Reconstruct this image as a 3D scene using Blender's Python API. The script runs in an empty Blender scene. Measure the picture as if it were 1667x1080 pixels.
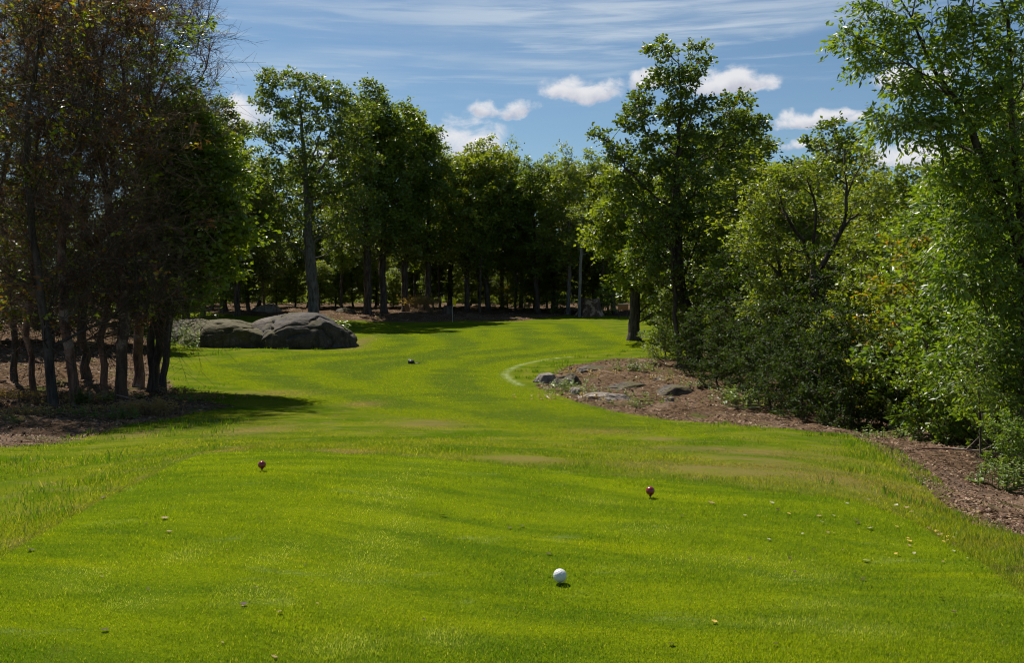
import bpy, math, random
import numpy as np
from mathutils import Vector, Euler

# ------------------------------------------------------------------ camera, sky, sun, exposure
W0, H0, F = 1667.0, 1080.0, 1500.0          # photo size and focal length in its pixels
HORIZON = 470.0
PITCH = math.atan((540.0 - HORIZON) / F)
SUN_EL = math.radians(54)
SUN_DIR = (-0.55, 0.835)                      # horizontal direction towards the sun (camera looks +Y)

scn = bpy.context.scene
cam_d = bpy.data.cameras.new("camera")
cam = bpy.data.objects.new("camera", cam_d)
scn.collection.objects.link(cam)
scn.camera = cam
cam_d.sensor_width = 36.0
cam_d.lens = 36.0 * F / W0
cam_d.clip_start = 0.05
cam_d.clip_end = 3000
cam.location = (0, 0, 0)
cam.rotation_euler = (math.pi / 2 - PITCH, 0, 0)
scn.render.resolution_x, scn.render.resolution_y = 1024, 664

scn.render.engine = 'CYCLES'
scn.view_settings.view_transform = 'Standard'
scn.view_settings.look = 'None'
scn.view_settings.exposure = 0.6
scn.view_settings.gamma = 1.0
scn.cycles.filter_width = 1.1
scn.cycles.max_bounces = 9
scn.cycles.diffuse_bounces = 5
scn.cycles.glossy_bounces = 2
scn.cycles.transmission_bounces = 7
scn.cycles.transparent_max_bounces = 4

SUN_AZ = math.atan2(SUN_DIR[0], SUN_DIR[1])  # clockwise from +Y
to_sun = Vector((math.sin(SUN_AZ) * math.cos(SUN_EL), math.cos(SUN_AZ) * math.cos(SUN_EL), math.sin(SUN_EL)))
sun_d = bpy.data.lights.new("sun", 'SUN')
sun_d.energy = 5.0
sun_d.angle = math.radians(0.5)
sun_d.color = (1.0, 0.95, 0.86)
sun = bpy.data.objects.new("sun", sun_d)
scn.collection.objects.link(sun)
sun.rotation_euler = to_sun.to_track_quat('Z', 'Y').to_euler()


class NT:
    """small helper for building node trees"""
    def __init__(s, tree): s.t = tree
    def n(s, typ, **kw):
        nd = s.t.nodes.new(typ)
        for k, v in kw.items(): setattr(nd, k, v)
        return nd
    def put(s, sock, v):
        if v is None: return
        if hasattr(v, 'is_linked') or hasattr(v, 'links'): s.t.links.new(v, sock)
        else: sock.default_value = v
    def m(s, op, a, b=None, c=None, clamp=False):
        nd = s.n('ShaderNodeMath', operation=op, use_clamp=clamp)
        s.put(nd.inputs[0], a); s.put(nd.inputs[1], b)
        if c is not None: s.put(nd.inputs[2], c)
        return nd.outputs[0]
    def vm(s, op, a, b=None):
        nd = s.n('ShaderNodeVectorMath', operation=op)
        s.put(nd.inputs[0], a); s.put(nd.inputs[1], b)
        return nd.outputs[0]
    def noise(s, vec, scale, detail=3, rough=0.5, dist=0.0):
        nd = s.n('ShaderNodeTexNoise')
        s.put(nd.inputs['Vector'], vec); nd.inputs['Scale'].default_value = scale
        nd.inputs['Detail'].default_value = detail; nd.inputs['Roughness'].default_value = rough
        nd.inputs['Distortion'].default_value = dist
        return nd.outputs['Fac']
    def ss(s, v, a, b, lo=0.0, hi=1.0):
        nd = s.n('ShaderNodeMapRange', interpolation_type='SMOOTHSTEP')
        s.put(nd.inputs['Value'], v); nd.inputs['From Min'].default_value = a; nd.inputs['From Max'].default_value = b
        nd.inputs['To Min'].default_value = lo; nd.inputs['To Max'].default_value = hi
        return nd.outputs[0]
    def mix(s, f, a, b, mode='MIX'):
        nd = s.n('ShaderNodeMix', data_type='RGBA', blend_type=mode)
        s.put(nd.inputs[0], f)
        for sock, v in ((nd.inputs[6], a), (nd.inputs[7], b)):
            if isinstance(v, (tuple, list)): v = tuple(v) + (1,) if len(v) == 3 else v
            s.put(sock, v)
        return nd.outputs[2]
    def attr(s, name):
        return s.n('ShaderNodeAttribute', attribute_name=name).outputs['Fac']


def build_world():
    w = bpy.data.worlds.new("World"); scn.world = w; w.use_nodes = True
    T = NT(w.node_tree); w.node_tree.nodes.clear()
    sky = T.n('ShaderNodeTexSky', sky_type='NISHITA')
    sky.sun_disc = False; sky.sun_elevation = SUN_EL; sky.sun_rotation = SUN_AZ
    sky.altitude = 300; sky.air_density = 1.0; sky.dust_density = 0.35; sky.ozone_density = 1.6
    tc = T.n('ShaderNodeTexCoord')
    sp = T.n('ShaderNodeSeparateXYZ'); T.t.links.new(tc.outputs['Generated'], sp.inputs[0])
    x, y, z = sp.outputs
    az = T.m('ARCTAN2', x, y)
    el = T.m('ARCSINE', z)
    cmb = T.n('ShaderNodeCombineXYZ'); T.put(cmb.inputs[0], az); T.put(cmb.inputs[1], el)
    P = cmb.outputs[0]
    # cirrus: long thin streaks high up
    st = T.vm('MULTIPLY', P, (1.0, 8.0, 1.0))
    n1 = T.noise(st, 4.0, 8, 0.62, 0.7)
    st2 = T.vm('MULTIPLY', P, (1.0, 16.0, 1.0))
    n2 = T.noise(st2, 7.0, 6, 0.6, 0.4)
    cir = T.ss(T.m('ADD', T.m('MULTIPLY', n1, 0.5), T.m('MULTIPLY', n2, 0.5)), 0.48, 0.68)
    cir = T.m('MULTIPLY', cir, T.ss(el, 0.17, 0.25))
    # the two long streaks above the tall oak
    streaks = None
    for (px, py, a, b, s) in ((980, 28, 0.34, .020, .75), (1130, 52, 0.22, .008, .8), (600, 42, .16, .008, .4), (920, 103, .10, .010, .55), (480, 120, .10, .014, .45), (640, 98, .14, .007, .35)):
        u0 = math.atan((px - 833.5) / F); v0 = math.atan((HORIZON - py) / F) * math.cos(u0)
        wob = T.m('MULTIPLY', T.m('SUBTRACT', n1, 0.5), 0.03)
        du = T.m('POWER', T.m('ABSOLUTE', T.m('DIVIDE', T.m('SUBTRACT', az, u0), a)), 2.0)
        dv = T.m('POWER', T.m('ABSOLUTE', T.m('DIVIDE', T.m('SUBTRACT', T.m('ADD', el, wob), v0), b)), 2.0)
        g = T.m('EXPONENT', T.m('MULTIPLY', T.m('ADD', du, dv), -1.0))
        g = T.m('MULTIPLY', g, s)
        streaks = g if streaks is None else T.m('MAXIMUM', streaks, g)
    streaks = T.m('MULTIPLY', streaks, T.ss(n2, 0.32, 0.62, 0.25, 1.0))
    cir = T.m('MAXIMUM', T.m('MULTIPLY', cir, 0.55), streaks)
    # cumulus puffs low in the sky
    nc = T.noise(T.vm('MULTIPLY', P, (1.0, 1.35, 1.0)), 20.0, 10, 0.6, 0.4)
    wn = T.n('ShaderNodeTexNoise'); T.put(wn.inputs['Vector'], P); wn.inputs['Scale'].default_value = 30.0; wn.inputs['Detail'].default_value = 5
    wsp = T.n('ShaderNodeSeparateXYZ'); T.t.links.new(wn.outputs['Color'], wsp.inputs[0])
    azc = T.m('ADD', az, T.m('MULTIPLY', T.m('SUBTRACT', wsp.outputs[0], 0.5), 0.045)); elc = T.m('ADD', el, T.m('MULTIPLY', T.m('SUBTRACT', wsp.outputs[1], 0.5), 0.028))
    nb = T.noise(P, 60.0, 6, 0.6)
    puff = None; shade = None
    for (px, py, a, b) in ((752, 242, 76, 46), (826, 184, 52, 20), (946, 154, 62, 27), (1185, 142, 62, 28), (1052, 142, 34, 18),
                           (1332, 198, 70, 16), (1480, 262, 84, 28), (1296, 242, 40, 13), (400, 190, 40, 44), (1475, 140, 60, 24),
                           (600, 255, 70, 30), (1000, 285, 90, 14)):
        u0 = math.atan((px - 833.5) / F); v0 = math.atan((HORIZON - py) / F) * math.cos(u0)
        du = T.m('DIVIDE', T.m('SUBTRACT', azc, u0), a / F)
        dv0 = T.m('DIVIDE', T.m('SUBTRACT', elc, v0), b / F)
        dv = T.m('MULTIPLY', dv0, T.ss(dv0, -0.4, 0.1, 1.7, 1.0))      # flatter base
        r2 = T.m('ADD', T.m('MULTIPLY', du, du), T.m('MULTIPLY', dv, dv))
        g = T.m('SUBTRACT', 1.0, r2)
        puff = g if puff is None else T.m('SMOOTH_MAX', puff, g, 0.15)
        sh = T.m('MULTIPLY', T.ss(g, -0.3, 0.3), T.ss(dv0, 0.35, -0.5))
        shade = sh if shade is None else T.m('MAXIMUM', shade, sh)
    dens = T.m('ADD', T.m('MAXIMUM', puff, -1.0), T.m('MULTIPLY', T.m('SUBTRACT', nc, 0.425), 5.0))
    cum = T.ss(dens, -0.1, 1.3)
    cum = T.m('MULTIPLY', cum, T.ss(puff, -0.75, 0.1))
    ccol = T.mix(T.m('MULTIPLY', shade, T.ss(nb, 0.3, 0.7, 0.5, 1.0)), (9.6, 9.6, 9.9), (5.6, 5.8, 6.9))
    skyc = T.mix(1.0, sky.outputs[0], (0.80, 0.93, 0.98), 'MULTIPLY')
    c = T.mix(T.m('MULTIPLY', cir, 0.9), skyc, (7.6, 8.5, 9.3))
    c = T.mix(T.m('MULTIPLY', cum, 0.95), c, ccol)
    bg = T.n('ShaderNodeBackground'); T.put(bg.inputs[0], c); bg.inputs[1].default_value = 0.056
    out = T.n('ShaderNodeOutputWorld'); T.t.links.new(bg.outputs[0], out.inputs[0])
build_world()

# ------------------------------------------------------------------ helpers
COL = scn.collection
def tag(o, label=None, cat=None, group=None, kind=None):
    if label: o['label'] = label
    if cat: o['category'] = cat
    if group: o['group'] = group
    if kind: o['kind'] = kind
    return o
def empty(name, loc=(0, 0, 0), rz=0.0):
    o = bpy.data.objects.new(name, None); COL.objects.link(o)
    o.empty_display_size = 0.3; o.location = loc; o.rotation_euler = (0, 0, rz)
    return o
def link_mesh(name, me, mat=None, parent=None):
    o = bpy.data.objects.new(name, me); COL.objects.link(o)
    if mat: me.materials.append(mat)
    if parent: o.parent = parent
    return o
def np_mesh(name, verts, faces, smooth=True, attrs=None):
    """verts (n,3); faces: array (m,k) or list of such arrays with different k"""
    me = bpy.data.meshes.new(name)
    verts = np.asarray(verts, dtype=np.float32)
    if not isinstance(faces, list): faces = [faces]
    faces = [np.asarray(f, dtype=np.int32) for f in faces if len(f)]
    loops = np.concatenate([f.ravel() for f in faces])
    tot = np.concatenate([np.full(len(f), f.shape[1], dtype=np.int32) for f in faces])
    start = np.concatenate([[0], np.cumsum(tot)[:-1]]).astype(np.int32)
    me.vertices.add(len(verts)); me.vertices.foreach_set('co', verts.ravel())
    me.loops.add(len(loops)); me.loops.foreach_set('vertex_index', loops)
    me.polygons.add(len(tot)); me.polygons.foreach_set('loop_start', start)
    me.polygons.foreach_set('use_smooth', np.full(len(tot), smooth, dtype=bool))
    if attrs:
        for k, v in attrs.items():
            a = me.attributes.new(k, 'FLOAT', 'POINT'); a.data.foreach_set('value', np.asarray(v, dtype=np.float32))
    me.update(calc_edges=True); me.validate()
    return me
def copy_tree(o, parent=None):
    c = o.copy(); COL.objects.link(c); c.parent = parent
    for ch in list(o.children): copy_tree(ch, c)
    return c

def _hash(ix, iy, iz, seed):
    h = (ix * 374761393 + iy * 668265263 + iz * 2147483647 + seed * 974711) & 0xffffffff
    h = ((h ^ (h >> 13)) * 1274126177) & 0xffffffff
    return ((h ^ (h >> 16)) & 0xffff) / 65535.0
def vnoise(p, scale=1.0, seed=0, octaves=3):
    p = np.asarray(p, dtype=np.float64) * scale
    if p.shape[1] == 2: p = np.column_stack([p, np.zeros(len(p))])
    out = np.zeros(len(p)); amp = 1.0; tot = 0
    for o in range(octaves):
        q = np.floor(p).astype(np.int64); f = p - q; f = f * f * (3 - 2 * f)
        r = 0
        for dx in (0, 1):
            wx = f[:, 0] if dx else 1 - f[:, 0]
            for dy in (0, 1):
                wy = f[:, 1] if dy else 1 - f[:, 1]
                for dz in (0, 1):
                    wz = f[:, 2] if dz else 1 - f[:, 2]
                    r = r + wx * wy * wz * _hash(q[:, 0] + dx, q[:, 1] + dy, q[:, 2] + dz, seed + o)
        out += amp * r; tot += amp; amp *= 0.5; p = p * 2.03
    return out / tot

# pixel of the photo -> viewing direction; at(px, py, depth) -> a point of the place at that distance
cP, sP = math.cos(PITCH), math.sin(PITCH)
def ray(px, py):
    a = (px - (W0 - 1) / 2) / F; b = ((H0 - 1) / 2 - py) / F
    y = cP + b * sP; z = -sP + b * cP
    return a / y, z / y
def at(px, py, d):
    a, b = ray(px, py)
    return Vector((a * d, d, b * d))

# ------------------------------------------------------------------ terrain
CTRL = [  # surveyed points: photo column, row and distance
 (0,820,6.6),(0,760,9.5),(60,722,14),(0,695,17),(150,692,18),(190,657,25),(80,662,23),(0,640,26),(0,600,33),(0,560,43),
 (260,606,37),(300,577,50),(130,605,33),(270,560,56),(360,517,84),(-300,650,20),(-300,720,11),(-300,560,34),
 (430,735,8.6),(700,745,8.3),(900,762,7.8),(1150,785,7.2),(1450,830,6.4),(300,730,10.5),(200,760,8.5),
 (600,700,16),(833,700,17),(1100,706,16),(600,722,11.2),(850,728,11.2),(1100,742,10.4),(500,660,24),(833,650,28),(350,650,25),
 (600,610,39),(833,600,42),(700,570,54),(900,570,54),(400,580,48),(450,610,38),(600,545,68),(833,545,68),(1000,545,64),
 (650,527,81),(833,523,84),(960,523,84),(700,505,97),(833,512,96),(950,515,94),(600,509,93),(500,512,88),(400,505,96),
 (1240,693,19),(1350,715,15.5),(1450,757,11.8),(1550,812,9),(1667,872,7.6),(1667,800,12),(1600,746,14.5),(1500,726,17),
 (1400,707,19.5),(1300,690,22),(1667,720,20),(1250,755,9.6),(1400,780,8.6),
 (1200,660,27),(1100,640,31),(1000,655,27.5),(930,626,35),(880,620,37),(826,606,40.5),(1000,598,41),(1060,588,44.5),(1120,600,43),
 (1080,560,57),(1032,553,59),(1200,560,52),(1300,600,38),(1500,640,30),(1900,760,14),(1900,900,7),(1900,640,30)]
cx, cz = [], []
for (px, py, d) in CTRL:
    p = at(px, py, d); cx.append((p.x, p.y)); cz.append(p.z)
for (x, y) in ((-4, 1), (0, 1), (4, 1), (-2.2, 3.2), (0, 3.2), (2.2, 3.2), (-2.5, 5), (0, 5), (2.2, 5), (0, 6.5), (-2.5, 7), (1.2, 6.5), (3.2, 5.2)):
    cx.append((x, y)); cz.append(-1.5)
for x in (-120, -60, -20, 20, 60, 120):
    cx.append((x, 118)); cz.append(-2.3); cx.append((x * 1.6, 180)); cz.append(-2.6); cx.append((x * 3, 400)); cz.append(-3.0)
for (x, y, z) in ((60, 60, -2.2), (50, 85, -2.3), (-60, 60, -1.9), (-50, 85, -2.2), (-45, 35, -1.6)):
    cx.append((x, y)); cz.append(z)
def warp(x, y):
    yy = np.maximum(y, 3.0)
    return np.clip(x / yy, -1.6, 1.6) * 1.6, np.log(yy)
_cu, _cv = warp(np.array([c[0] for c in cx]), np.array([c[1] for c in cx]))
def _k(r2): return 0.5 * r2 * np.log(r2 + 1e-9)
_A = np.zeros((len(cx) + 3,) * 2)
_A[:-3, :-3] = _k((_cu[:, None] - _cu) ** 2 + (_cv[:, None] - _cv) ** 2) + np.eye(len(cx)) * 0.004
_A[:-3, -3] = 1; _A[:-3, -2] = _cu; _A[:-3, -1] = _cv; _A[-3:, :-3] = _A[:-3, -3:].T
_w = np.linalg.solve(_A, np.concatenate([cz, [0, 0, 0]]))
def ground(x, y):
    x = np.atleast_1d(np.asarray(x, dtype=np.float64)); y = np.atleast_1d(np.asarray(y, dtype=np.float64))
    u, v = warp(x, y); v = np.minimum(v, math.log(420.0))
    out = np.empty(x.shape)
    for i in range(0, len(x), 40000):
        s = slice(i, i + 40000)
        r2 = (u[s, None] - _cu) ** 2 + (v[s, None] - _cv) ** 2
        out[s] = _k(r2) @ _w[:-3] + _w[-3] + _w[-2] * u[s] + _w[-1] * v[s]
    return out
def gz(x, y): return float(ground(x, y)[0])
def hit(px, py, d0=2.0, d1=140.0):
    """where the view through (px,py) first meets the ground"""
    a, b = ray(px, py)
    ds = np.exp(np.linspace(math.log(d0), math.log(d1), 500))
    g = ground(a * ds, ds) - b * ds
    i = np.argmax(g > 0)
    if not (g > 0).any(): return (a * d1, d1)
    if i == 0: return (a * d0, d0)
    t = g[i - 1] / (g[i - 1] - g[i]); d = ds[i - 1] + t * (ds[i] - ds[i - 1])
    return (a * d, d)

def poly(pts, extra=()):
    return np.array([hit(*p) for p in pts] + list(extra))
def sdf(P, pl):
    """signed distance (inside positive)"""
    x, y = P[:, 0], P[:, 1]; best = np.full(len(P), 1e9); inside = np.zeros(len(P), bool)
    n = len(pl)
    for i in range(n):
        ax, ay = pl[i]; bx, by = pl[(i + 1) % n]
        dx, dy = bx - ax, by - ay
        t = np.clip(((x - ax) * dx + (y - ay) * dy) / (dx * dx + dy * dy + 1e-12), 0, 1)
        best = np.minimum(best, np.hypot(x - ax - t * dx, y - ay - t * dy))
        c = ((ay > y) != (by > y)) & (x < dx * (y - ay) / (dy + 1e-12) + ax)
        inside ^= c
    return np.where(inside, best, -best)
def line_dist(P, pl):
    best = np.full(len(P), 1e9)
    for i in range(len(pl) - 1):
        (ax, ay), (bx, by) = pl[i], pl[i + 1]; dx, dy = bx - ax, by - ay
        t = np.clip(((P[:, 0] - ax) * dx + (P[:, 1] - ay) * dy) / (dx * dx + dy * dy + 1e-12), 0, 1)
        best = np.minimum(best, np.hypot(P[:, 0] - ax - t * dx, P[:, 1] - ay - t * dy))
    return best

TEE = poly([(0, 908), (100, 850), (215, 788), (330, 738), (430, 735), (700, 745), (900, 764), (1080, 782), (1200, 796), (1380, 812), (1490, 850), (1560, 895), (1667, 962)],
           [(6, 1.5), (6, -6), (-9, -6), (-5, 2)])
FAIR = poly([(300, 592), (330, 612), (400, 634), (500, 656), (640, 676), (790, 694), (900, 708), (990, 716), (1080, 719), (1160, 712), (1168, 701),
             (1090, 690), (1000, 676), (920, 655), (855, 632), (822, 613), (829, 600), (880, 586), (960, 576), (1050, 568), (1040, 553), (1000, 545), (975, 530), (960, 524),
             (850, 523), (700, 526), (600, 532), (585, 545), (600, 560), (560, 570), (430, 577)])
DIRT_R = poly([(871, 629), (884, 618), (905, 604), (930, 594), (985, 587), (1050, 583), (1090, 585)], [(12.5, 52), (14.5, 66), (15, 90), (60, 95), (80, 60), (60, 20), (30, 3), (7.2, 4.2)]) 
DIRT_R = np.vstack([DIRT_R, poly([(1667, 930), (1630, 880), (1585, 850), (1540, 815), (1490, 770), (1430, 728), (1390, 711), (1240, 697), (1100, 684), (1000, 670), (935, 652)])])
DIRT_L = poly([(0, 728), (100, 722), (160, 706), (215, 690), (275, 684), (312, 672), (385, 664), (330, 652), (288, 640), (266, 612), (262, 585), (250, 560)], [(-24, 60), (-30, 80), (-90, 90), (-90, 10), (-12, 10)])
BACK = np.vstack([[(-90, 80), (-34, 88)], poly([(330, 508), (400, 514), (470, 518), (540, 521), (640, 524), (700, 524), (760, 522), (845, 523), (872, 519)]), [(6, 97), (12, 93), (16, 78), (90, 70), (180, 158), (-180, 158)]])
GREENL = poly([(285, 535), (300, 520), (340, 516), (420, 516), (440, 524), (360, 530)])
PALE = [hit(*p) for p in ((925, 581), (895, 584), (872, 588), (850, 593), (829, 601), (821, 609), (828, 617), (848, 628))]
BARE = [(590, 658, 34, 5), (975, 703, 60, 5), (1072, 714, 36, 4), (1150, 762, 110, 9), (1330, 772, 110, 12), (1240, 752, 70, 6), (360, 735, 30, 7), (560, 735, 60, 5), (700, 690, 60, 7), (240, 705, 40, 8),
        (420, 700, 60, 8), (1210, 735, 120, 6), (850, 748, 80, 5), (450, 640, 60, 5), (588, 556, 16, 9), (575, 566, 20, 4)]
WORN = [(1180,912,90,14),(1290,935,80,14),(1260,918,60,8),(1400,1030,70,12),(1310,1015,90,10),(130,935,60,14),(120,960,70,12),(620,880,60,60),(640,800,50,40),(230,980,50,12),(420,965,60,14),(560,1050,70,20),(1330,985,80,10),(300,905,40,14),(970,815,40,8),(450,900,40,20),(1060,860,60,10),(720,1040,60,16)]
def gsum(P, L):
    out = np.zeros(len(P))
    for (px, py, a, b) in L:
        x0, y0 = hit(px, py); x1, _ = hit(px + a, py); _, y1 = hit(px, py - b); ra = abs(x1 - x0); rb = max(abs(y1 - y0), 0.05)
        out = np.maximum(out, np.exp(-((P[:, 0] - x0) / ra) ** 2 - ((P[:, 1] - y0) / rb) ** 2))
    return out
def masks(P):
    dirt = np.maximum(np.maximum(sdf(P, DIRT_R), sdf(P, DIRT_L)), np.minimum(sdf(P, BACK), -sdf(P, GREENL)))
    bare = np.zeros(len(P))
    for (px, py, a, b) in BARE:
        x0, y0 = hit(px, py); x1, _ = hit(px + a, py); _, y1 = hit(px, py - b); ra = abs(x1 - x0); rb = max(abs(y1 - y0), 0.15)
        bare = np.maximum(bare, np.exp(-((P[:, 0] - x0) / ra) ** 2 - ((P[:, 1] - y0) / rb) ** 2))
    return {'sd_tee': sdf(P, TEE), 'sd_fair': sdf(P, FAIR), 'sd_dirt': dirt, 'bare': bare,
            'pale': np.exp(-(line_dist(P, PALE) / 0.14) ** 2), 'worn': gsum(P, WORN)}

def sinh_axis(lo, hi, n, c, k):
    a, b = math.asinh((lo - c) / k), math.asinh((hi - c) / k)
    return c + k * np.sinh(np.linspace(a, b, n))
def build_ground():
    xs = sinh_axis(-900, 900, 440, 0.0, 6.0); ys = sinh_axis(-60, 1500, 620, 6.0, 5.0)
    X, Y = np.meshgrid(xs, ys); P = np.column_stack([X.ravel(), Y.ravel()])
    m = masks(P)
    Z = ground(P[:, 0], P[:, 1])
    bump = (vnoise(P, 0.9, 5, 4) - 0.5) * 0.6 + (vnoise(P, 0.22, 9, 3) - 0.5) * 0.5
    Z = Z + bump * np.clip(m['sd_dirt'] * 0.6 + 0.1, 0, 1)
    rough = np.clip(-np.maximum(m['sd_tee'], m['sd_fair']) * 1.5, 0, 1)
    Z = Z + rough * (vnoise(P, 1.7, 3, 3) - 0.5) * 0.05
    Z = Z - 0.03 * np.clip(1 - np.abs(m['sd_tee'] + 0.02) / 0.06, 0, 1) * (vnoise(P, 2.5, 4, 2) > 0.45)   # cut edge of the tee
    nx, ny = len(xs), len(ys)
    idx = np.arange(nx * ny).reshape(ny, nx)
    f = np.stack([idx[:-1, :-1], idx[:-1, 1:], idx[1:, 1:], idx[1:, :-1]], -1).reshape(-1, 4)
    return np_mesh('ground', np.column_stack([P, Z]), f, True, m)

def turf_colour(T, blades=False):
    pos = T.n('ShaderNodeNewGeometry').outputs['Position']
    flat = T.vm('MULTIPLY', pos, (1, 1, 0))
    tee, fair, dirt, bare, pale, worn = (T.attr(k) for k in ('sd_tee', 'sd_fair', 'sd_dirt', 'bare', 'pale', 'worn'))
    nA = T.noise(flat, 0.55, 5, 0.6); nB = T.noise(flat, 2.3, 4, 0.6)
    rot = T.n('ShaderNodeVectorRotate', rotation_type='Z_AXIS'); T.put(rot.inputs['Vector'], flat); rot.inputs['Angle'].default_value = 0.32
    wrp = T.n('ShaderNodeTexNoise'); T.put(wrp.inputs['Vector'], flat); wrp.inputs['Scale'].default_value = 0.35; wrp.inputs['Detail'].default_value = 3
    warped = T.vm('ADD', rot.outputs[0], T.vm('MULTIPLY', wrp.outputs['Color'], (0.8, 0.8, 0)))
    streak = T.noise(T.vm('MULTIPLY', warped, (0.55, 2.2, 1)), 1.0, 9, 0.74, 0.3)
    wrp2 = T.n('ShaderNodeTexNoise'); T.put(wrp2.inputs['Vector'], flat); wrp2.inputs['Scale'].default_value = 0.07; wrp2.inputs['Detail'].default_value = 3
    rot2 = T.n('ShaderNodeVectorRotate', rotation_type='Z_AXIS'); T.put(rot2.inputs['Vector'], flat); rot2.inputs['Angle'].default_value = 0.2
    warped2 = T.vm('ADD', rot2.outputs[0], T.vm('MULTIPLY', wrp2.outputs['Color'], (14.0, 14.0, 0)))
    stripe = T.m('SINE', T.m('ADD', T.m('MULTIPLY', fair, 1.7), T.m('MULTIPLY', nA, 1.0)))
    streakf = T.m('ADD', T.noise(T.vm('MULTIPLY', warped2, (0.24, 0.26, 1)), 1.0, 9, 0.72, 0.4), T.m('MULTIPLY', stripe, 0.11))
    fine = T.noise(flat, 45.0, 3, 0.7)
    # tee: short lush grass with yellow streaks, worn pale patches
    c_tee = T.mix(T.ss(streak, 0.36, 0.64), (0.066, 0.108, 0.005), (0.138, 0.176, 0.004))
    c_tee = T.mix(T.ss(nA, 0.42, 0.68, 0, 0.4), c_tee, (0.075, 0.122, 0.005))
    ys = T.noise(T.vm('MULTIPLY', warped, (0.35, 2.8, 1)), 1.0, 6, 0.6, 0.2)
    c_tee = T.mix(T.ss(ys, 0.58, 0.70, 0, 0.7), c_tee, (0.165, 0.195, 0.003))
    wornn = T.noise(T.vm('MULTIPLY', flat, (0.9, 2.2, 1)), 1.3, 6, 0.65, 0.4)
    c_tee = T.mix(T.ss(wornn, 0.58, 0.74, 0, 0.4), c_tee, (0.17, 0.21, 0.075))
    c_tee = T.mix(T.ss(nB, 0.60, 0.78, 0, 0.4), c_tee, (0.10, 0.115, 0.02))
    # fairway
    c_fair = T.mix(T.ss(streakf, 0.38, 0.60), (0.082, 0.116, 0.010), (0.150, 0.185, 0.003))
    c_fair = T.mix(T.ss(T.noise(T.vm('MULTIPLY', flat, (0.3, 0.4, 1)), 1.0, 7, 0.7, 0.8), 0.5, 0.7, 0, 0.4), c_fair, (0.110, 0.150, 0.010))
    ff = T.noise(T.vm('MULTIPLY', warped2, (3.0, 1.6, 1)), 1.0, 9, 0.8)
    gr = T.noise(flat, 9.0, 4, 0.8)
    c_fair = T.mix(T.ss(gr, 0.35, 0.65, 0.45, 0), c_fair, (0.045, 0.075, 0.006))
    c_fair = T.mix(T.ss(ff, 0.42, 0.62, 0.35, 0), c_fair, (0.055, 0.085, 0.008))
    # rough: duller and patchy
    c_r = T.mix(T.ss(nA, 0.38, 0.62), (0.062, 0.104, 0.004), (0.125, 0.145, 0.010))
    c_r = T.mix(T.ss(nB, 0.50, 0.72, 0, 0.6), c_r, (0.165, 0.140, 0.050))
    c = T.mix(T.ss(T.m('ADD', tee, T.m('MULTIPLY', T.m('SUBTRACT', nB, 0.5), 0.12)), -0.04, 0.05), c_r, c_tee)
    c = T.mix(T.ss(T.m('ADD', fair, T.m('MULTIPLY', T.m('SUBTRACT', nB, 0.5), 1.0)), -0.35, 0.35), c, c_fair)
    bb = T.m('MULTIPLY', bare, T.ss(T.noise(T.vm('MULTIPLY', flat, (1, 2, 1)), 1.1, 6, 0.7), 0.30, 0.56))
    bb = T.m('MULTIPLY', bb, T.ss(tee, 0.06, -0.12))
    bb = T.m('MULTIPLY', bb, T.ss(T.noise(flat, 6.0, 6, 0.8), 0.35, 0.6, 0.5, 1.0))
    c = T.mix(T.m('MULTIPLY', bb, 0.85), c, (0.185, 0.125, 0.055))
    c = T.mix(T.m('MULTIPLY', pale, T.ss(nB, 0.35, 0.6, 0.15, 0.8)), c, (0.28, 0.32, 0.15))
    if blades:
        rb_ = T.n('ShaderNodeNewGeometry').outputs['Random Per Island']
        wf = T.m('MULTIPLY', T.m('MULTIPLY', worn, T.ss(wornn, 0.34, 0.52)), T.ss(T.m('FRACT', T.m('MULTIPLY', rb_, 91.7)), 0.3, 0.45))
        return T.mix(T.m('MULTIPLY', wf, 0.75), c, (0.27, 0.29, 0.17)), fine, dirt, pos
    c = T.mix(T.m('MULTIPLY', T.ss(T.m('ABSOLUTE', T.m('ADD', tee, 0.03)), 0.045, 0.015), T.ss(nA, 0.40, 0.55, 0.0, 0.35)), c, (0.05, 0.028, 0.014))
    # earth with needles and leaf litter
    l1 = T.noise(flat, 7.0, 8, 0.75); l2 = T.noise(flat, 30.0, 5, 0.7)
    c_d = T.mix(T.ss(l1, 0.40, 0.60), (0.032, 0.018, 0.012), (0.150, 0.092, 0.060))
    c_d = T.mix(T.ss(T.noise(flat, 1.1, 7, 0.7, 0.5), 0.50, 0.66, 0, .6), c_d, (0.23, 0.16, 0.12))
    c_d = T.mix(T.ss(l2, 0.56, 0.70, 0, 0.8), c_d, (0.30, 0.21, 0.15))
    c_d = T.mix(T.ss(T.noise(flat, 0.7, 5, 0.6), 0.56, 0.68, 0, 0.7), c_d, (0.080, 0.100, 0.022))
    e = T.m('ADD', dirt, T.m('MULTIPLY', T.m('SUBTRACT', T.noise(flat, 1.6, 6, 0.7), 0.5), 1.1))
    e2 = T.m('ADD', e, T.m('MULTIPLY', T.m('SUBTRACT', l2, 0.5), 0.3))
    c = T.mix(T.ss(e2, -0.08, 0.12), c, c_d)
    c = T.mix(T.ss(fine, 0.3, 0.7, 0.25, 0), c, (0.02, 0.035, 0.004))
    return c, fine, l1, pos

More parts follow.
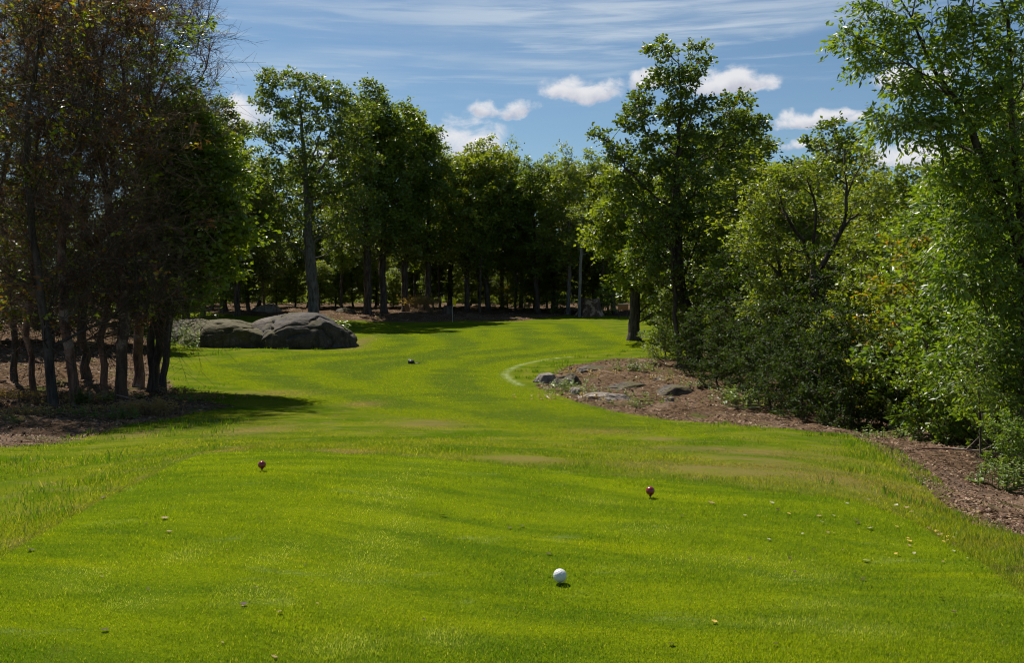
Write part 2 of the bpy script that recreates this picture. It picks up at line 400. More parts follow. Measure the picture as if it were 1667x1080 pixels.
def mat_new(name):
    m = bpy.data.materials.new(name); m.use_nodes = True
    m.node_tree.nodes.clear(); T = NT(m.node_tree)
    out = T.n('ShaderNodeOutputMaterial')
    return m, T, out
def mat_ground():
    m, T, out = mat_new('turf and earth')
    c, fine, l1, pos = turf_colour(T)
    b = T.n('ShaderNodeBsdfPrincipled'); T.put(b.inputs['Base Color'], c)
    b.inputs['Roughness'].default_value = 1.0; b.inputs['Specular IOR Level'].default_value = 0.0
    bp = T.n('ShaderNodeBump'); bp.inputs['Strength'].default_value = 0.6; bp.inputs['Distance'].default_value = 0.03
    T.put(bp.inputs['Height'], T.m('ADD', fine, l1)); T.t.links.new(bp.outputs[0], b.inputs['Normal'])
    T.t.links.new(b.outputs[0], out.inputs[0]); return m
def leafish(T, out, col, trans=0.45, rough=0.55, spec=0.35):
    """leaf or blade: glossy diffuse face with light passing through"""
    b = T.n('ShaderNodeBsdfPrincipled'); T.put(b.inputs['Base Color'], col)
    b.inputs['Roughness'].default_value = rough; b.inputs['Specular IOR Level'].default_value = spec
    tr = T.n('ShaderNodeBsdfTranslucent')
    T.put(tr.inputs[0], T.mix(1.0, col, (1.9, 1.8, 0.5), 'MULTIPLY'))
    mx = T.n('ShaderNodeMixShader'); mx.inputs[0].default_value = trans
    T.t.links.new(b.outputs[0], mx.inputs[1]); T.t.links.new(tr.outputs[0], mx.inputs[2])
    T.t.links.new(mx.outputs[0], out.inputs[0])
def mat_blades():
    m, T, out = mat_new('grass blades')
    c, fine, dirt, pos = turf_colour(T, True)
    rnd = T.n('ShaderNodeNewGeometry').outputs['Random Per Island']
    c = T.mix(T.ss(rnd, 0.88, 1.0, 0, 0.8), c, (0.24, 0.23, 0.09))
    c = T.mix(T.ss(rnd, 0.45, 0.0, 0, 0.65), c, (0.025, 0.06, 0.004))
    c = T.mix(1.0, c, (1.45, 1.45, 1.2), 'MULTIPLY')
    leafish(T, out, c, 0.5, 0.55, 0.14); return m
M = {}
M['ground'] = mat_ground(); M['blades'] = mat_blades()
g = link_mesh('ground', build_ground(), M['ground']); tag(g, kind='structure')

# ------------------------------------------------------------------ grass blades (uncountable)
def blades_mesh(name, rng, P, h, w, lean=0.5, seed=0):
    n = len(P); m = masks(P); Z = ground(P[:, 0], P[:, 1])
    ok = m['sd_dirt'] < 0.25
    base = np.column_stack([P, Z - 0.004])
    a = rng.uniform(0, 2 * np.pi, n); side = np.column_stack([np.cos(a), np.sin(a), np.zeros(n)])
    b = rng.uniform(0, 2 * np.pi, n); ln = rng.uniform(0.1, 1.0, n) * lean
    tip = base + np.column_stack([np.cos(b) * ln, np.sin(b) * ln, np.ones(n)]) * h[:, None]
    mid = base + (tip - base) * 0.55 + np.array([0, 0, 1]) * h[:, None] * 0.10
    w = (w * rng.uniform(0.7, 1.3, n))[:, None]
    V = np.stack([base - side * w, base + side * w, mid + side * w * 0.75, mid - side * w * 0.75, tip], 1)[ok]
    k = len(V); i = np.arange(k)[:, None] * 5
    at_ = {q: np.repeat(v[ok], 5) for q, v in m.items()}
    return np_mesh(name, V.reshape(-1, 3), [i + np.array([0, 1, 2, 3]), i + np.array([3, 2, 4])], False, at_)
def fan(rng, n, d0, d1, u=0.64, power=1.0):
    """random ground points in front of the tee, thinner with distance"""
    t = rng.uniform(0, 1, n) ** power
    d = 1 / (1 / d0 + t * (1 / d1 - 1 / d0))
    return np.column_stack([d * rng.uniform(-u, u, n), d])
rng = np.random.default_rng(11)
P = fan(rng, 430000, 2.9, 11.0, 0.66); sd = sdf(P, TEE)
Pt = P[sd > -0.02]; hn = vnoise(Pt, 3.0, 21, 3)
o = link_mesh('short_grass', blades_mesh('short_grass', rng, Pt, rng.uniform(0.009, 0.021, len(Pt)) * (0.6 + 0.8 * hn), 0.0011 * np.ones(len(Pt)) * np.clip(Pt[:, 1] / 4.0, 1, 2.2), 0.9), M['blades'])
tag(o, 'closely mown bright green grass covering the tee in the foreground', 'grass', kind='stuff')
P = fan(rng, 330000, 4.0, 44.0, 0.66, 0.85); m_ = masks(P)
keep = (m_['sd_tee'] < 0.0) & (m_['sd_fair'] < 0.2) & (m_['sd_dirt'] < 0.3)
keep &= ~((m_['sd_tee'] > -0.05) & (P[:, 1] > 7.0) & (vnoise(P, 0.8, 77, 2) > .35))
P = P[keep]; m_ = {k: v[keep] for k, v in m_.items()}
tall = 0.25 * np.clip(1 - np.abs(m_['sd_tee'] + 0.5) / 0.5, 0, 1) * np.clip(vnoise(P, 0.9, 31, 2) * 3 - 1.0, 0, 1)
edge = np.clip(1 - np.abs(m_['sd_dirt'] + 0.2) / 0.9, 0, 1) * np.clip(vnoise(P, 0.8, 33, 2) * 3 - 1.0, 0, 1)
hh = rng.uniform(0.010, 0.028, len(P)) * np.clip(1.2 - P[:, 1] / 60, .6, 1.1) * (0.7 + 0.6 * vnoise(P, 1.2, 41, 3)) + rng.uniform(0.01, 0.045, len(P)) * np.maximum(tall, edge)
hh *= np.where(m_['bare'] > 0.4, 0.5, 1.0)
o = link_mesh('rough_grass', blades_mesh('rough_grass', rng, P, hh, 0.0013 * np.clip(P[:, 1] / 5.0, 1, 4.5), 1.1), M['blades'])
tag(o, 'longer dull green rough grass around the tee and along the bank', 'grass', kind='stuff')
P = fan(rng, 260000, 15.0, 75.0, 0.5, 0.75); P = P[sdf(P, FAIR) > 0.0]
o = link_mesh('fairway_grass', blades_mesh('fairway_grass', rng, P, rng.uniform(0.012, 0.03, len(P)) * np.clip(P[:, 1] / 30, .8, 1.6), 0.0045 * np.clip(P[:, 1] / 15, 1, 4), 1.6), M['blades'])
tag(o, 'short bright grass of the mown fairway winding up to the green', 'grass', kind='stuff')
# taller tufts along both margins of the tee and at the edge of the dirt
tuft_c = []
for (px, py, n, s) in ((40, 760, 26, .7), (60, 840, 26, .5), (130, 800, 16, .35), (290, 700, 26, .9), (340, 690, 18, .8), (1480, 760, 16, .5), (1540, 840, 18, .45), (1450, 740, 12, .5),
                    (1620, 900, 14, .35), (1250, 700, 10, .8), (1500, 790, 12, .4), (900, 655, 8, 1.), (1060, 582, 12, 2.), (960, 596, 30, 2.2), (905, 612, 16, 1.), (930, 640, 18, .9), (1040, 600, 16, 1.6), (985, 640, 10, 1.), (1180, 655, 12, 2.), (400, 572, 22, 3.5), (520, 570, 12, 2.5), (310, 575, 10, 2), (330, 632, 10, 2), (1000, 592, 12, 3)):
    x, y = hit(px, py)
    for k in range(n): tuft_c.append((x + rng.normal(0, s), y + rng.normal(0, s)))
TP = []; TH = []
for (x, y) in tuft_c:
    k = int(rng.integers(14, 34)); r = 0.05 + 0.012 * y ** 0.6
    TP.append(np.column_stack([x + rng.normal(0, r, k), y + rng.normal(0, r, k)])); TH.append(rng.uniform(0.035, 0.085, k) * (1 + 0.02 * y))
TP = np.vstack(TP); TH = np.concatenate(TH); keep = (sdf(TP, TEE) < -0.06) & (sdf(TP, FAIR) < -0.3); TP, TH = TP[keep], TH[keep]
def mat_plain_leaf(name, c1, c2, trans=0.4, c3=None, p3=0.93, rough=0.42, spec=0.6, objvar=0.5, patch=None):
    m, T, out = mat_new(name)
    rnd = T.n('ShaderNodeNewGeometry').outputs['Random Per Island']
    oi = T.n('ShaderNodeObjectInfo').outputs['Random']
    pos = T.n('ShaderNodeNewGeometry').outputs['Position']
    big = T.noise(pos, 0.45, 3, 0.6)
    f = T.m('ADD', T.m('MULTIPLY', T.ss(big, 0.35, 0.65), 0.5), T.m('MULTIPLY', T.m('POWER', rnd, 1.6), 0.6))
    c = T.mix(f, c1, c2)
    c = T.mix(T.m('MULTIPLY', oi, objvar), c, T.mix(1.0, c, (0.72, 0.82, 0.8), 'MULTIPLY'))
    if c3: c = T.mix(T.ss(T.m('FRACT', T.m('MULTIPLY', rnd, 37.7)), p3, min(p3 + 0.02, 1.0)), c, c3)
    if patch: c = T.mix(T.ss(T.noise(pos, 0.9, 3, 0.6), 0.53, 0.58), c, T.mix(rnd, patch[0], patch[1]))
    leafish(T, out, c, trans, rough, spec); return m
M['tuft'] = mat_plain_leaf('tuft grass', (0.060, 0.12, 0.006), (0.12, 0.19, 0.010), 0.45, (0.26, 0.24, 0.09), 0.94)
o = link_mesh('tall_grass', blades_mesh('tall_grass', rng, TP, TH, 0.0024 * np.clip(TP[:, 1] / 6, 1, 6), 0.7), M['tuft'])
tag(o, 'uncut bright tufts of tall grass along the edges of the bank', 'grass', kind='stuff')

# leaf litter and small sticks on the earth
def mat_litter():
    m, T, out = mat_new('dry litter')
    rnd = T.n('ShaderNodeNewGeometry').outputs['Random Per Island']
    cr = T.n('ShaderNodeValToRGB'); T.put(cr.inputs[0], rnd)
    e = cr.color_ramp.elements; e[0].color = (0.05, 0.028, 0.018, 1); e[1].color = (0.40, 0.31, 0.22, 1)
    for p, c in ((0.35, (0.12, 0.062, 0.035, 1)), (0.7, (0.20, 0.12, 0.07, 1)), (0.92, (0.27, 0.18, 0.11, 1))):
        q = e.new(p); q.color = c
    b = T.n('ShaderNodeBsdfPrincipled'); T.put(b.inputs['Base Color'], cr.outputs[0]); b.inputs['Roughness'].default_value = 0.8
    b.inputs['Specular IOR Level'].default_value = 0.2
    T.t.links.new(b.outputs[0], out.inputs[0]); return m
M['litter'] = mat_litter()
def litter_mesh(rng, P, size):
    n = len(P); Z = ground(P[:, 0], P[:, 1])
    Z = Z + ((vnoise(P, 0.9, 5, 4) - 0.5) * 0.6 + (vnoise(P, 0.22, 9, 3) - 0.5) * 0.5) * np.clip(masks(P)['sd_dirt'] * 0.6 + 0.1, 0, 1)
    c = np.column_stack([P, Z + 0.012]); a = rng.uniform(0, 6.283, n)
    stick = rng.uniform(0, 1, n) < 0.3
    L = size * np.where(stick, rng.uniform(1.5, 3.5, n), rng.uniform(0.6, 1.2, n)); Wd = size * np.where(stick, 0.12, rng.uniform(0.3, 0.7, n))
    u = np.column_stack([np.cos(a), np.sin(a), rng.normal(0, 0.3, n)]); v = np.column_stack([-np.sin(a), np.cos(a), rng.normal(0, 0.5, n)])
    u *= L[:, None]; v *= Wd[:, None]
    V = np.stack([c - u, c - v * .9, c + u, c + v], 1); i = np.arange(n)[:, None] * 4
    return np_mesh('leaf_litter', V.reshape(-1, 3), i + np.array([0, 1, 2, 3]), False)
P = np.vstack([fan(rng, 110000, 7.0, 60.0, 0.7, 0.9), np.column_stack([rng.uniform(-40, 25, 14000), rng.uniform(84, 108, 14000)])]); P = P[masks(P)['sd_dirt'] > -0.1]
o = link_mesh('leaf_litter', litter_mesh(rng, P, 0.022 * np.clip(P[:, 1] / 12, 1, 4)), M['litter'])
tag(o, 'brown dead leaves and needles strewn over the bare earth under the trees', 'leaf litter', kind='stuff')

# ------------------------------------------------------------------ trees
def unit(v): return v / (np.linalg.norm(v, axis=-1, keepdims=True) + 1e-9)
def frames(d):
    ref = np.where(np.abs(d[:, 2:3]) > 0.9, np.array([[1., 0, 0]]), np.array([[0, 0, 1.]]))
    a = unit(np.cross(ref, d)); return a, np.cross(d, a)
def tubes(p0, p1, r0, r1, k, d0=None, d1=None):
    """frusta between point pairs"""
    n = len(p0); d = unit(p1 - p0)
    if d0 is None: d0 = d
    if d1 is None: d1 = d
    th = np.arange(k) / k * 2 * np.pi; c, s = np.cos(th), np.sin(th)
    a0, b0 = frames(d0); a1, b1 = frames(d1)
    R0 = p0[:, None] + (a0[:, None] * c[None, :, None] + b0[:, None] * s[None, :, None]) * r0[:, None, None]
    R1 = p1[:, None] + (a1[:, None] * c[None, :, None] + b1[:, None] * s[None, :, None]) * r1[:, None, None]
    V = np.concatenate([R0, R1], 1).reshape(-1, 3)
    j = np.arange(k); jn = (j + 1) % k
    q = np.stack([j, jn, jn + k, j + k], 1)
    Fc = (np.arange(n)[:, None, None] * (2 * k) + q[None]).reshape(-1, 4)
    return V, Fc
class Acc:
    def __init__(s): s.v = []; s.f = {}; s.n = 0
    def add(s, V, Fc):
        s.f.setdefault(Fc.shape[1], []).append(Fc + s.n); s.v.append(V); s.n += len(V)
    def mesh(s, name, smooth=True):
        return np_mesh(name, np.vstack(s.v), [np.vstack(f) for f in s.f.values()], smooth)

def grow(rng, stems, lobes, r_trunk, spacing=1.0, leaf=0.13, leaf_w=0.55, twigs=6, per=14, twig_len=0.9, droop=0.3, dead=0, dead_len=1.6, r_tip=0.012,
         shell=0.45, fold=0.25, up=0.7, bare_frac=0.0, flare=1.35, dens=1.0):
    """stems: list of polylines (trunk first); lobes: (cx,cy,cz, rx,ry,rz, n). -> (wood mesh, leaf mesh)"""
    pos = []; par = []; plen = []
    def add_line(pts, parent, step=0.5):
        last = parent
        for i in range(len(pts) - 1):
            a, b = np.array(pts[i], float), np.array(pts[i + 1], float); L = np.linalg.norm(b - a); k = max(1, int(round(L / step)))
            for q in range(1, k + 1):
                p = a + (b - a) * q / k
                if q < k: p = p + rng.normal(0, 0.022 * min(L, 2.0), 3)
                pos.append(p); par.append(last); plen.append((plen[last] if last >= 0 else 0) + L / k); last = len(pos) - 1
        return last
    main = []
    for si, st in enumerate(stems):
        if si == 0:
            pos.append(np.array(st[0], float)); par.append(-1); plen.append(0.0); root = 0; add_line(st, 0)
        else:
            D = np.linalg.norm(np.array(pos) - np.array(st[0]), axis=1); j = int(np.argmin(D))
            add_line([pos[j]] + list(st[1:]) if D[j] < 1.0 else st, j)
    n_main = len(pos)
    # clump centres
    C = []
    for lb in lobes:
        x, y, z, rx, ry, rz, n = lb; n = max(3, int(round(n * dens)))
        v = rng.normal(0, 1, (n * 3, 3)); v = unit(v); r = rng.uniform(shell ** 3, 1, n * 3) ** (1 / 3)
        q = v * r[:, None] * np.array([rx, ry, rz]) * (1 + 0.22 * (vnoise(v * 2 + 50, 1.3, int(rng.integers(1000)), 2) - 0.5) * 2)[:, None] + np.array([x, y, z])
        got = 0
        for p in q:
            if got >= n: break
            if p[2] < 0.25: continue
            if C:
                if np.min(np.sum((np.array(C) - p) ** 2, 1)) < (spacing * 0.55) ** 2: continue
            C.append(p); got += 1
    C = np.array(C)
    tr = np.array(pos)
    dd = np.array([np.min(np.linalg.norm(tr - c, axis=1)) for c in C])
    order = np.argsort(dd)
    buf = np.zeros((n_main + len(C) * 14, 3)); buf[:n_main] = tr; pl = np.zeros(len(buf)); pl[:n_main] = plen; nn = n_main
    tipnodes = []
    par = list(par)
    for ci in order:
        c = C[ci]; v = c - buf[:nn]; L = np.linalg.norm(v, axis=1); hz = np.hypot(v[:, 0], v[:, 1])
        cost = L + 0.25 * pl[:nn] + 1.4 * np.maximum(0, 0.45 * hz - v[:, 2])
        j = int(np.argmin(cost)); L = L[j]; k = min(12, max(1, int(round(L / 0.7))))
        a = buf[j].copy(); last = j
        for q in range(1, k + 1):
            t = q / k; p = a + (c - a) * t
            p[2] += -0.10 * L * math.sin(math.pi * t)
            if q < k: p = p + rng.normal(0, 0.05 * min(1.0, L / k + 0.3), 3)
            buf[nn] = p; pl[nn] = pl[last] + L / k; par.append(last); last = nn; nn += 1
        tipnodes.append(last)
    pos = buf[:nn]; par = np.array(par)
    # radii, pipe model
    e = 2.35; acc = np.zeros(nn); nch = np.zeros(nn, int)
    rad = np.zeros(nn)
    for i in range(nn - 1, -1, -1):
        rad[i] = max(acc[i], r_tip ** e * 1.0)
        if par[i] >= 0: acc[par[i]] += rad[i]
    # nodes were appended after their parents, so one backward pass is enough
    rad = rad ** (1 / e)
    rad *= 1.0
    z0 = rad[0]; s = r_trunk / z0
    big = np.clip((rad - r_tip) / (z0 - r_tip + 1e-9), 0, 1)
    rad = rad * (1 + (s - 1) * big ** 0.6)
    hgt = pos[:, 2] - pos[0, 2]
    fl = 1 + (flare - 1) * np.exp(-hgt / 0.35)
    rad = np.where(np.arange(nn) < n_main, rad * fl, rad)
    dirn = np.zeros((nn, 3)); nz = par >= 0
    dirn[nz] = unit(pos[nz] - pos[par[nz]]); dirn[0] = dirn[1] if nn > 1 else (0, 0, 1)
    # the thickest child of each node continues it
    cont = np.full(nn, -1); best = np.zeros(nn)
    for i in range(1, nn):
        p = par[i]
        if rad[i] > best[p]: best[p] = rad[i]; cont[p] = i
    W = Acc(); idx = np.arange(1, nn)
    p_ = par[idx]; isc = cont[p_] == idx
    r0 = np.where(isc, rad[p_], np.minimum(rad[p_], rad[idx] * 1.35)); r1 = rad[idx]
    d0 = np.where(isc[:, None], dirn[p_], dirn[idx]); d1 = dirn[idx]
    for lo, hi, k in ((0, 0.03, 3), (0.03, 0.09, 5), (0.09, 9, 10)):
        s_ = (r1 >= lo) & (r1 < hi)
        if s_.any(): W.add(*tubes(pos[p_[s_]], pos[idx[s_]], r0[s_], r1[s_], k, d0[s_], d1[s_]))
    # twigs with leaves
    tips = np.array(tipnodes); nt = len(tips)
    # also sprout from the branch nodes half way out
    ctr = np.repeat(pos[tips], twigs, 0); par_d = np.repeat(dirn[tips], twigs, 0)
    td = unit(par_d * 0.55 + rng.normal(0, 0.75, ctr.shape) * np.array([1, 1, 0.55]) + np.array([0, 0, 0.12]))
    tl = twig_len * rng.uniform(0.55, 1.25, len(ctr))
    mid = ctr + td * (tl * 0.5)[:, None] + np.array([0, 0, 0.04]); end = ctr + td * tl[:, None] - np.array([0, 0, 1]) * (tl * droop * 0.5)[:, None]
    W.add(*tubes(ctr, mid, np.full(len(ctr), r_tip * 0.8), np.full(len(ctr), r_tip * 0.5), 3))
    W.add(*tubes(mid, end, np.full(len(ctr), r_tip * 0.5), np.full(len(ctr), r_tip * 0.25), 3))
    if dead:
        # fans of bare brittle twigs
        br = np.nonzero((np.arange(nn) >= 4) & (hgt > 1.2))[0]
        src = rng.choice(br, dead); o0 = pos[src]
        d = unit(dirn[src] * 0.35 + rng.normal(0, 0.6, (dead, 3)) + np.array([0, 0, 0.15])); L = dead_len * rng.uniform(0.4, 1.3, dead)
        m1 = o0 + d * (L * 0.45)[:, None] + rng.normal(0, 0.06, (dead, 3)); e1 = m1 + unit(d + rng.normal(0, 0.3, d.shape) - np.array([0, 0, 0.1])) * (L * 0.55)[:, None]
        W.add(*tubes(o0, m1, np.full(dead, r_tip * .9), np.full(dead, r_tip * .6), 3)); W.add(*tubes(m1, e1, np.full(dead, r_tip * .6), np.full(dead, r_tip * .25), 3))
        for rep in range(6):
            t = rng.uniform(0, 1, dead)[:, None]; s0 = m1 + (e1 - m1) * t; dd_ = unit(d + rng.normal(0, 0.7, d.shape)); e2 = s0 + dd_ * (L * rng.uniform(0.15, 0.4, dead))[:, None]
            W.add(*tubes(s0, e2, np.full(dead, r_tip * .45), np.full(dead, r_tip * .2), 3))
    wood = W.mesh('trunk')
    # leaves
    keep = rng.uniform(0, 1, len(ctr)) >= bare_frac
    ctr, mid, end, td = ctr[keep], mid[keep], end[keep], td[keep]
    n = len(ctr) * per
    t = rng.uniform(0.1, 1.08, (len(ctr), per))[..., None]
    P = (ctr[:, None] * (1 - t) ** 2 + 2 * mid[:, None] * t * (1 - t) + end[:, None] * t ** 2).reshape(-1, 3)
    D = np.repeat(td, per, 0)
    sgn = rng.choice([-1, 1], n)[:, None]
    lat = unit(np.cross(D, np.array([0, 0, 1.])))
    ld = unit(D * 0.6 + lat * sgn * rng.uniform(0.3, 1.1, (n, 1)) + rng.normal(0, 0.35, (n, 3)) - np.array([0, 0, 1]) * droop * rng.uniform(0.2, 1.6, (n, 1)))
    nrm = unit(np.array([0, 0, up]) + rng.normal(0, 0.75, (n, 3))); sd_ = unit(np.cross(ld, nrm)); nrm = np.cross(sd_, ld)
    P = P + ld * leaf * 0.3 + rng.normal(0, leaf * 0.45, (n, 3))
    L = (leaf * rng.uniform(0.6, 1.25, n))[:, None]
    b = P; tip = P + ld * L; m_ = P + ld * L * 0.45; w = sd_ * L * leaf_w * 0.5; h_ = nrm * L * fold * leaf_w * 0.5
    V = np.stack([b, m_ + w + h_, tip, m_ - w + h_], 1).reshape(-1, 3)
    i = np.arange(n)[:, None] * 4
    Fc = np.concatenate([i + np.array([0, 1, 2]), i + np.array([0, 2, 3])], 1).reshape(-1, 3)
    leaves = np_mesh('crown', V, Fc, False)
    return wood, leaves

def mat_bark(name, c1, c2, patch=None, scale=6.0):
    m, T, out = mat_new(name)
    tc = T.n('ShaderNodeTexCoord').outputs['Object']
    n1 = T.noise(T.vm('MULTIPLY', tc, (1, 1, 0.22)), scale, 7, 0.7, 0.4); n2 = T.noise(tc, 1.4, 5, 0.6)
    c = T.mix(T.ss(n1, 0.35, 0.65), c1, c2)
    if patch: c = T.mix(T.ss(n2, 0.52, 0.6, 0, 0.9), c, patch)
    b = T.n('ShaderNodeBsdfPrincipled'); T.put(b.inputs['Base Color'], c); b.inputs['Roughness'].default_value = 0.9
    b.inputs['Specular IOR Level'].default_value = 0.15
    bp = T.n('ShaderNodeBump'); bp.inputs['Strength'].default_value = 0.9; bp.inputs['Distance'].default_value = 0.04
    T.put(bp.inputs['Height'], n1); T.t.links.new(bp.outputs[0], b.inputs['Normal'])
    T.t.links.new(b.outputs[0], out.inputs[0]); return m
M['bark'] = mat_bark('furrowed bark', (0.035, 0.027, 0.022), (0.115, 0.092, 0.072))
M['bark_grey'] = mat_bark('grey bark', (0.07, 0.062, 0.052), (0.19, 0.17, 0.145))
M['bark_peel'] = mat_bark('peeling bark', (0.06, 0.038, 0.027), (0.14, 0.085, 0.055), (0.34, 0.235, 0.16))
M['bark_red'] = mat_bark('dead reddish bark', (0.07, 0.040, 0.030), (0.30, 0.165, 0.115), (0.34, 0.26, 0.21))
M['bark_pale'] = mat_bark('pale bark', (0.12, 0.115, 0.10), (0.24, 0.225, 0.205))
M['leaf_maple'] = mat_plain_leaf('maple leaves', (0.075, 0.125, 0.012), (0.185, 0.235, 0.026), 0.42, (0.12, 0.14, 0.02), 0.9)
M['leaf_oak'] = mat_plain_leaf('oak leaves', (0.065, 0.108, 0.013), (0.160, 0.205, 0.028), 0.38, (0.10, 0.08, 0.02), 0.95)
M['leaf_light'] = mat_plain_leaf('light leaves', (0.100, 0.150, 0.014), (0.215, 0.255, 0.032), 0.45, (0.20, 0.20, 0.05), 0.9)
M['leaf_dark'] = mat_plain_leaf('deep green leaves', (0.022, 0.042, 0.006), (0.050, 0.078, 0.010), 0.35, spec=0.2, rough=0.6)  # shade of the overhanging canopy is put into this leaf colour
M['leaf_ash'] = mat_plain_leaf('ash leaves', (0.080, 0.145, 0.012), (0.165, 0.230, 0.020), 0.45, (0.17, 0.20, 0.06), 0.9)
M['leaf_autumn'] = mat_plain_leaf('turning leaves', (0.080, 0.110, 0.008), (0.19, 0.21, 0.012), 0.5, (0.30, 0.15, 0.02), 0.86)
M['leaf_brown'] = mat_plain_leaf('withered leaves', (0.085, 0.040, 0.028), (0.18, 0.085, 0.052), 0.5, (0.25, 0.20, 0.03), 0.88, patch=((0.08, 0.14, 0.01), (0.30, 0.32, 0.012)))

def tree(name, base, wood, leaves, bark, leaf, label, group=None, cat='tree', rz=0.0, s=1.0):
    root = empty(name, base, rz); root.scale = (s, s, s)
    link_mesh('trunk', wood, M[bark], root); link_mesh('crown', leaves, M[leaf], root)
    tag(root, label, cat, group); return root
def on_ground(px, d):
    a, _ = ray(px, 500); return (a * d, d, gz(a * d, d) - 0.08)
def local(base, px, py, d, dy=0.0):
    """a point seen at (px,py) at distance d+dy, relative to a tree's base"""
    p = at(px, py, d + dy); return (p.x - base[0], p.y - base[1], p.z - base[2])
def LB(base, d, px, py, rx, ry, n, dy=0.0, rd=None):
    c = local(base, px, py, d, dy); s = d / F
    return (c[0], c[1], c[2], rx * s, (rd if rd else rx * s), ry * s, n)

R = np.random.default_rng
# ---- tall oak right of the green
def tall_oak():
    d = 45.0; base = on_ground(1133, d); Lc = lambda px, py, dy=0: local(base, px, py, d, dy)
    stems = [[(0, 0, 0), Lc(1118, 520), Lc(1102, 430), Lc(1100, 340), Lc(1104, 240), Lc(1108, 160), Lc(1103, 85)],
             [Lc(1102, 340), Lc(1065, 320), Lc(1030, 285, -1), Lc(985, 232, -1)],
             [Lc(1102, 300), Lc(1145, 250, 1), Lc(1190, 195, 1.5), Lc(1212, 160, 1.5)],
             [Lc(1104, 260), Lc(1060, 215, 1.5), Lc(1030, 170, 2)],
             [Lc(1106, 250), Lc(1130, 170, -1), Lc(1140, 95, -1)],
             [Lc(1102, 400), Lc(1060, 370, -2), Lc(1010, 350, -3)]]
    B = lambda *a, **k: LB(base, d, *a, **k)
    lobes = [B(1080, 85, 24, 18, 11), B(1135, 95, 14, 22, 8), B(1095, 125, 42, 22, 22), B(1108, 175, 44, 30, 30), B(1040, 165, 22, 18, 9), B(1030, 195, 30, 18, 13),
             B(1105, 235, 50, 34, 34), B(985, 225, 16, 10, 6), B(1005, 255, 24, 18, 12), B(1195, 175, 34, 18, 14), B(1205, 155, 12, 12, 5), B(1225, 205, 18, 10, 7), B(1180, 215, 36, 24, 20),
             B(1040, 270, 42, 30, 28), B(1110, 300, 70, 42, 60), B(1010, 310, 26, 24, 16), B(1070, 360, 60, 38, 50), B(1150, 370, 52, 46, 46), B(1060, 430, 54, 34, 40), B(1130, 450, 52, 46, 40), B(1100, 510, 44, 36, 26)]
    w, l = grow(R(5), stems, lobes, 0.34, 0.8, leaf=0.20, leaf_w=0.7, twigs=6, per=14, twig_len=0.5, dens=.66, droop=0.2, shell=0.3)
    tree('oak_tree', base, w, l, 'bark', 'leaf_oak', 'tall open-crowned oak rising highest above the right-hand wood', 'trees along the right of the fairway')
tall_oak()

def generic(seed, H, crown_lo, rad, n_l, r_trunk, leaf, twigs=6, per=13, lean=0.0, n_lobes=7, tl=0.9, flat=0.62, top=0.55, **kw):
    r = R(seed)
    ph = r.uniform(0, 6.28)
    st = [(0, 0, 0)]
    for k in range(1, 6):
        t = k / 5; st.append((lean * t * t * H + 0.25 * math.sin(ph + 3 * t), 0.25 * math.cos(ph + 2.5 * t), H * 0.93 * t))
    stems = [st]
    lobes = []
    for k in range(n_lobes):
        t = (k + 0.5) / n_lobes; z = crown_lo + (H - crown_lo) * (t * 0.90 + 0.03)
        rr = rad * (1 - (1 - top) * max(0, (t - 0.45) / 0.55) ** 1.5) * (0.65 + 0.35 * min(1, t / 0.25)); a = r.uniform(0, 6.28) + k * 2.4
        off = rr * r.uniform(0.25, 0.60)
        lobes.append((lean * (z / H) ** 2 * H + off * math.cos(a), off * math.sin(a), z, rr * r.uniform(0.6, 0.8), rr * r.uniform(0.6, 0.8), rr * flat * r.uniform(0.7, 1.0), n_l))
        if r.uniform() < 0.8:
            a += 2.6; lobes.append((lean * (z / H) ** 2 * H + off * 1.1 * math.cos(a), off * 1.1 * math.sin(a), z + r.uniform(-1, 1), rr * .55, rr * .55, rr * flat * .7, n_l * 2 // 3))
    lobes.append((lean * H, 0, H * 0.95, rad * top * 0.42, rad * top * 0.42, rad * 0.4, n_l // 2))
    return grow(r, stems, lobes, r_trunk, 1.15, dens=.85, leaf=leaf, twigs=twigs, per=per, twig_len=tl, **kw)

# ---- big maple standing behind the granite boulder
def big_maple():
    d = 84.0; base = on_ground(512, d); Lc = lambda px, py, dy=0: local(base, px, py, d, dy)
    stems = [[(0, 0, 0), Lc(506, 440), Lc(501, 370), Lc(500, 320), Lc(492, 230), Lc(488, 150)],
             [Lc(500, 300), Lc(470, 240, -2), Lc(440, 215, -2)], [Lc(500, 310), Lc(545, 240, 1), Lc(580, 190, 1)], [Lc(496, 280), Lc(530, 200, -3), Lc(540, 150, -3)],
             [Lc(500, 330), Lc(450, 300, 1), Lc(425, 285, 1)], [Lc(500, 330), Lc(560, 300, -2), Lc(600, 280, -2)]]
    B = lambda *a, **k: LB(base, d, *a, **k)
    lobes = [B(445, 130, 24, 14, 12), B(485, 132, 26, 16, 16), B(525, 145, 26, 16, 16), B(560, 165, 24, 16, 14), B(440, 165, 28, 18, 18), B(495, 180, 48, 26, 40), B(560, 205, 44, 26, 34),
             B(600, 185, 14, 14, 8), B(440, 220, 26, 18, 14), B(500, 240, 60, 28, 44), B(575, 260, 48, 28, 34), B(440, 280, 34, 20, 20), B(505, 300, 62, 28, 46), B(570, 320, 50, 26, 32), B(450, 330, 36, 24, 22),
             B(500, 360, 60, 24, 34), B(570, 375, 46, 24, 22), B(440, 385, 34, 24, 20)]
    w, l = grow(R(8), stems, lobes, 0.50, 1.3, leaf=0.28, leaf_w=0.75, twigs=6, per=11, twig_len=0.75, dens=.8, droop=0.2, shell=0.3)
    tree('maple_tree', base, w, l, 'bark_grey', 'leaf_oak', 'tall broad maple with a leaning grey trunk just behind the granite boulder', 'trees behind the green')
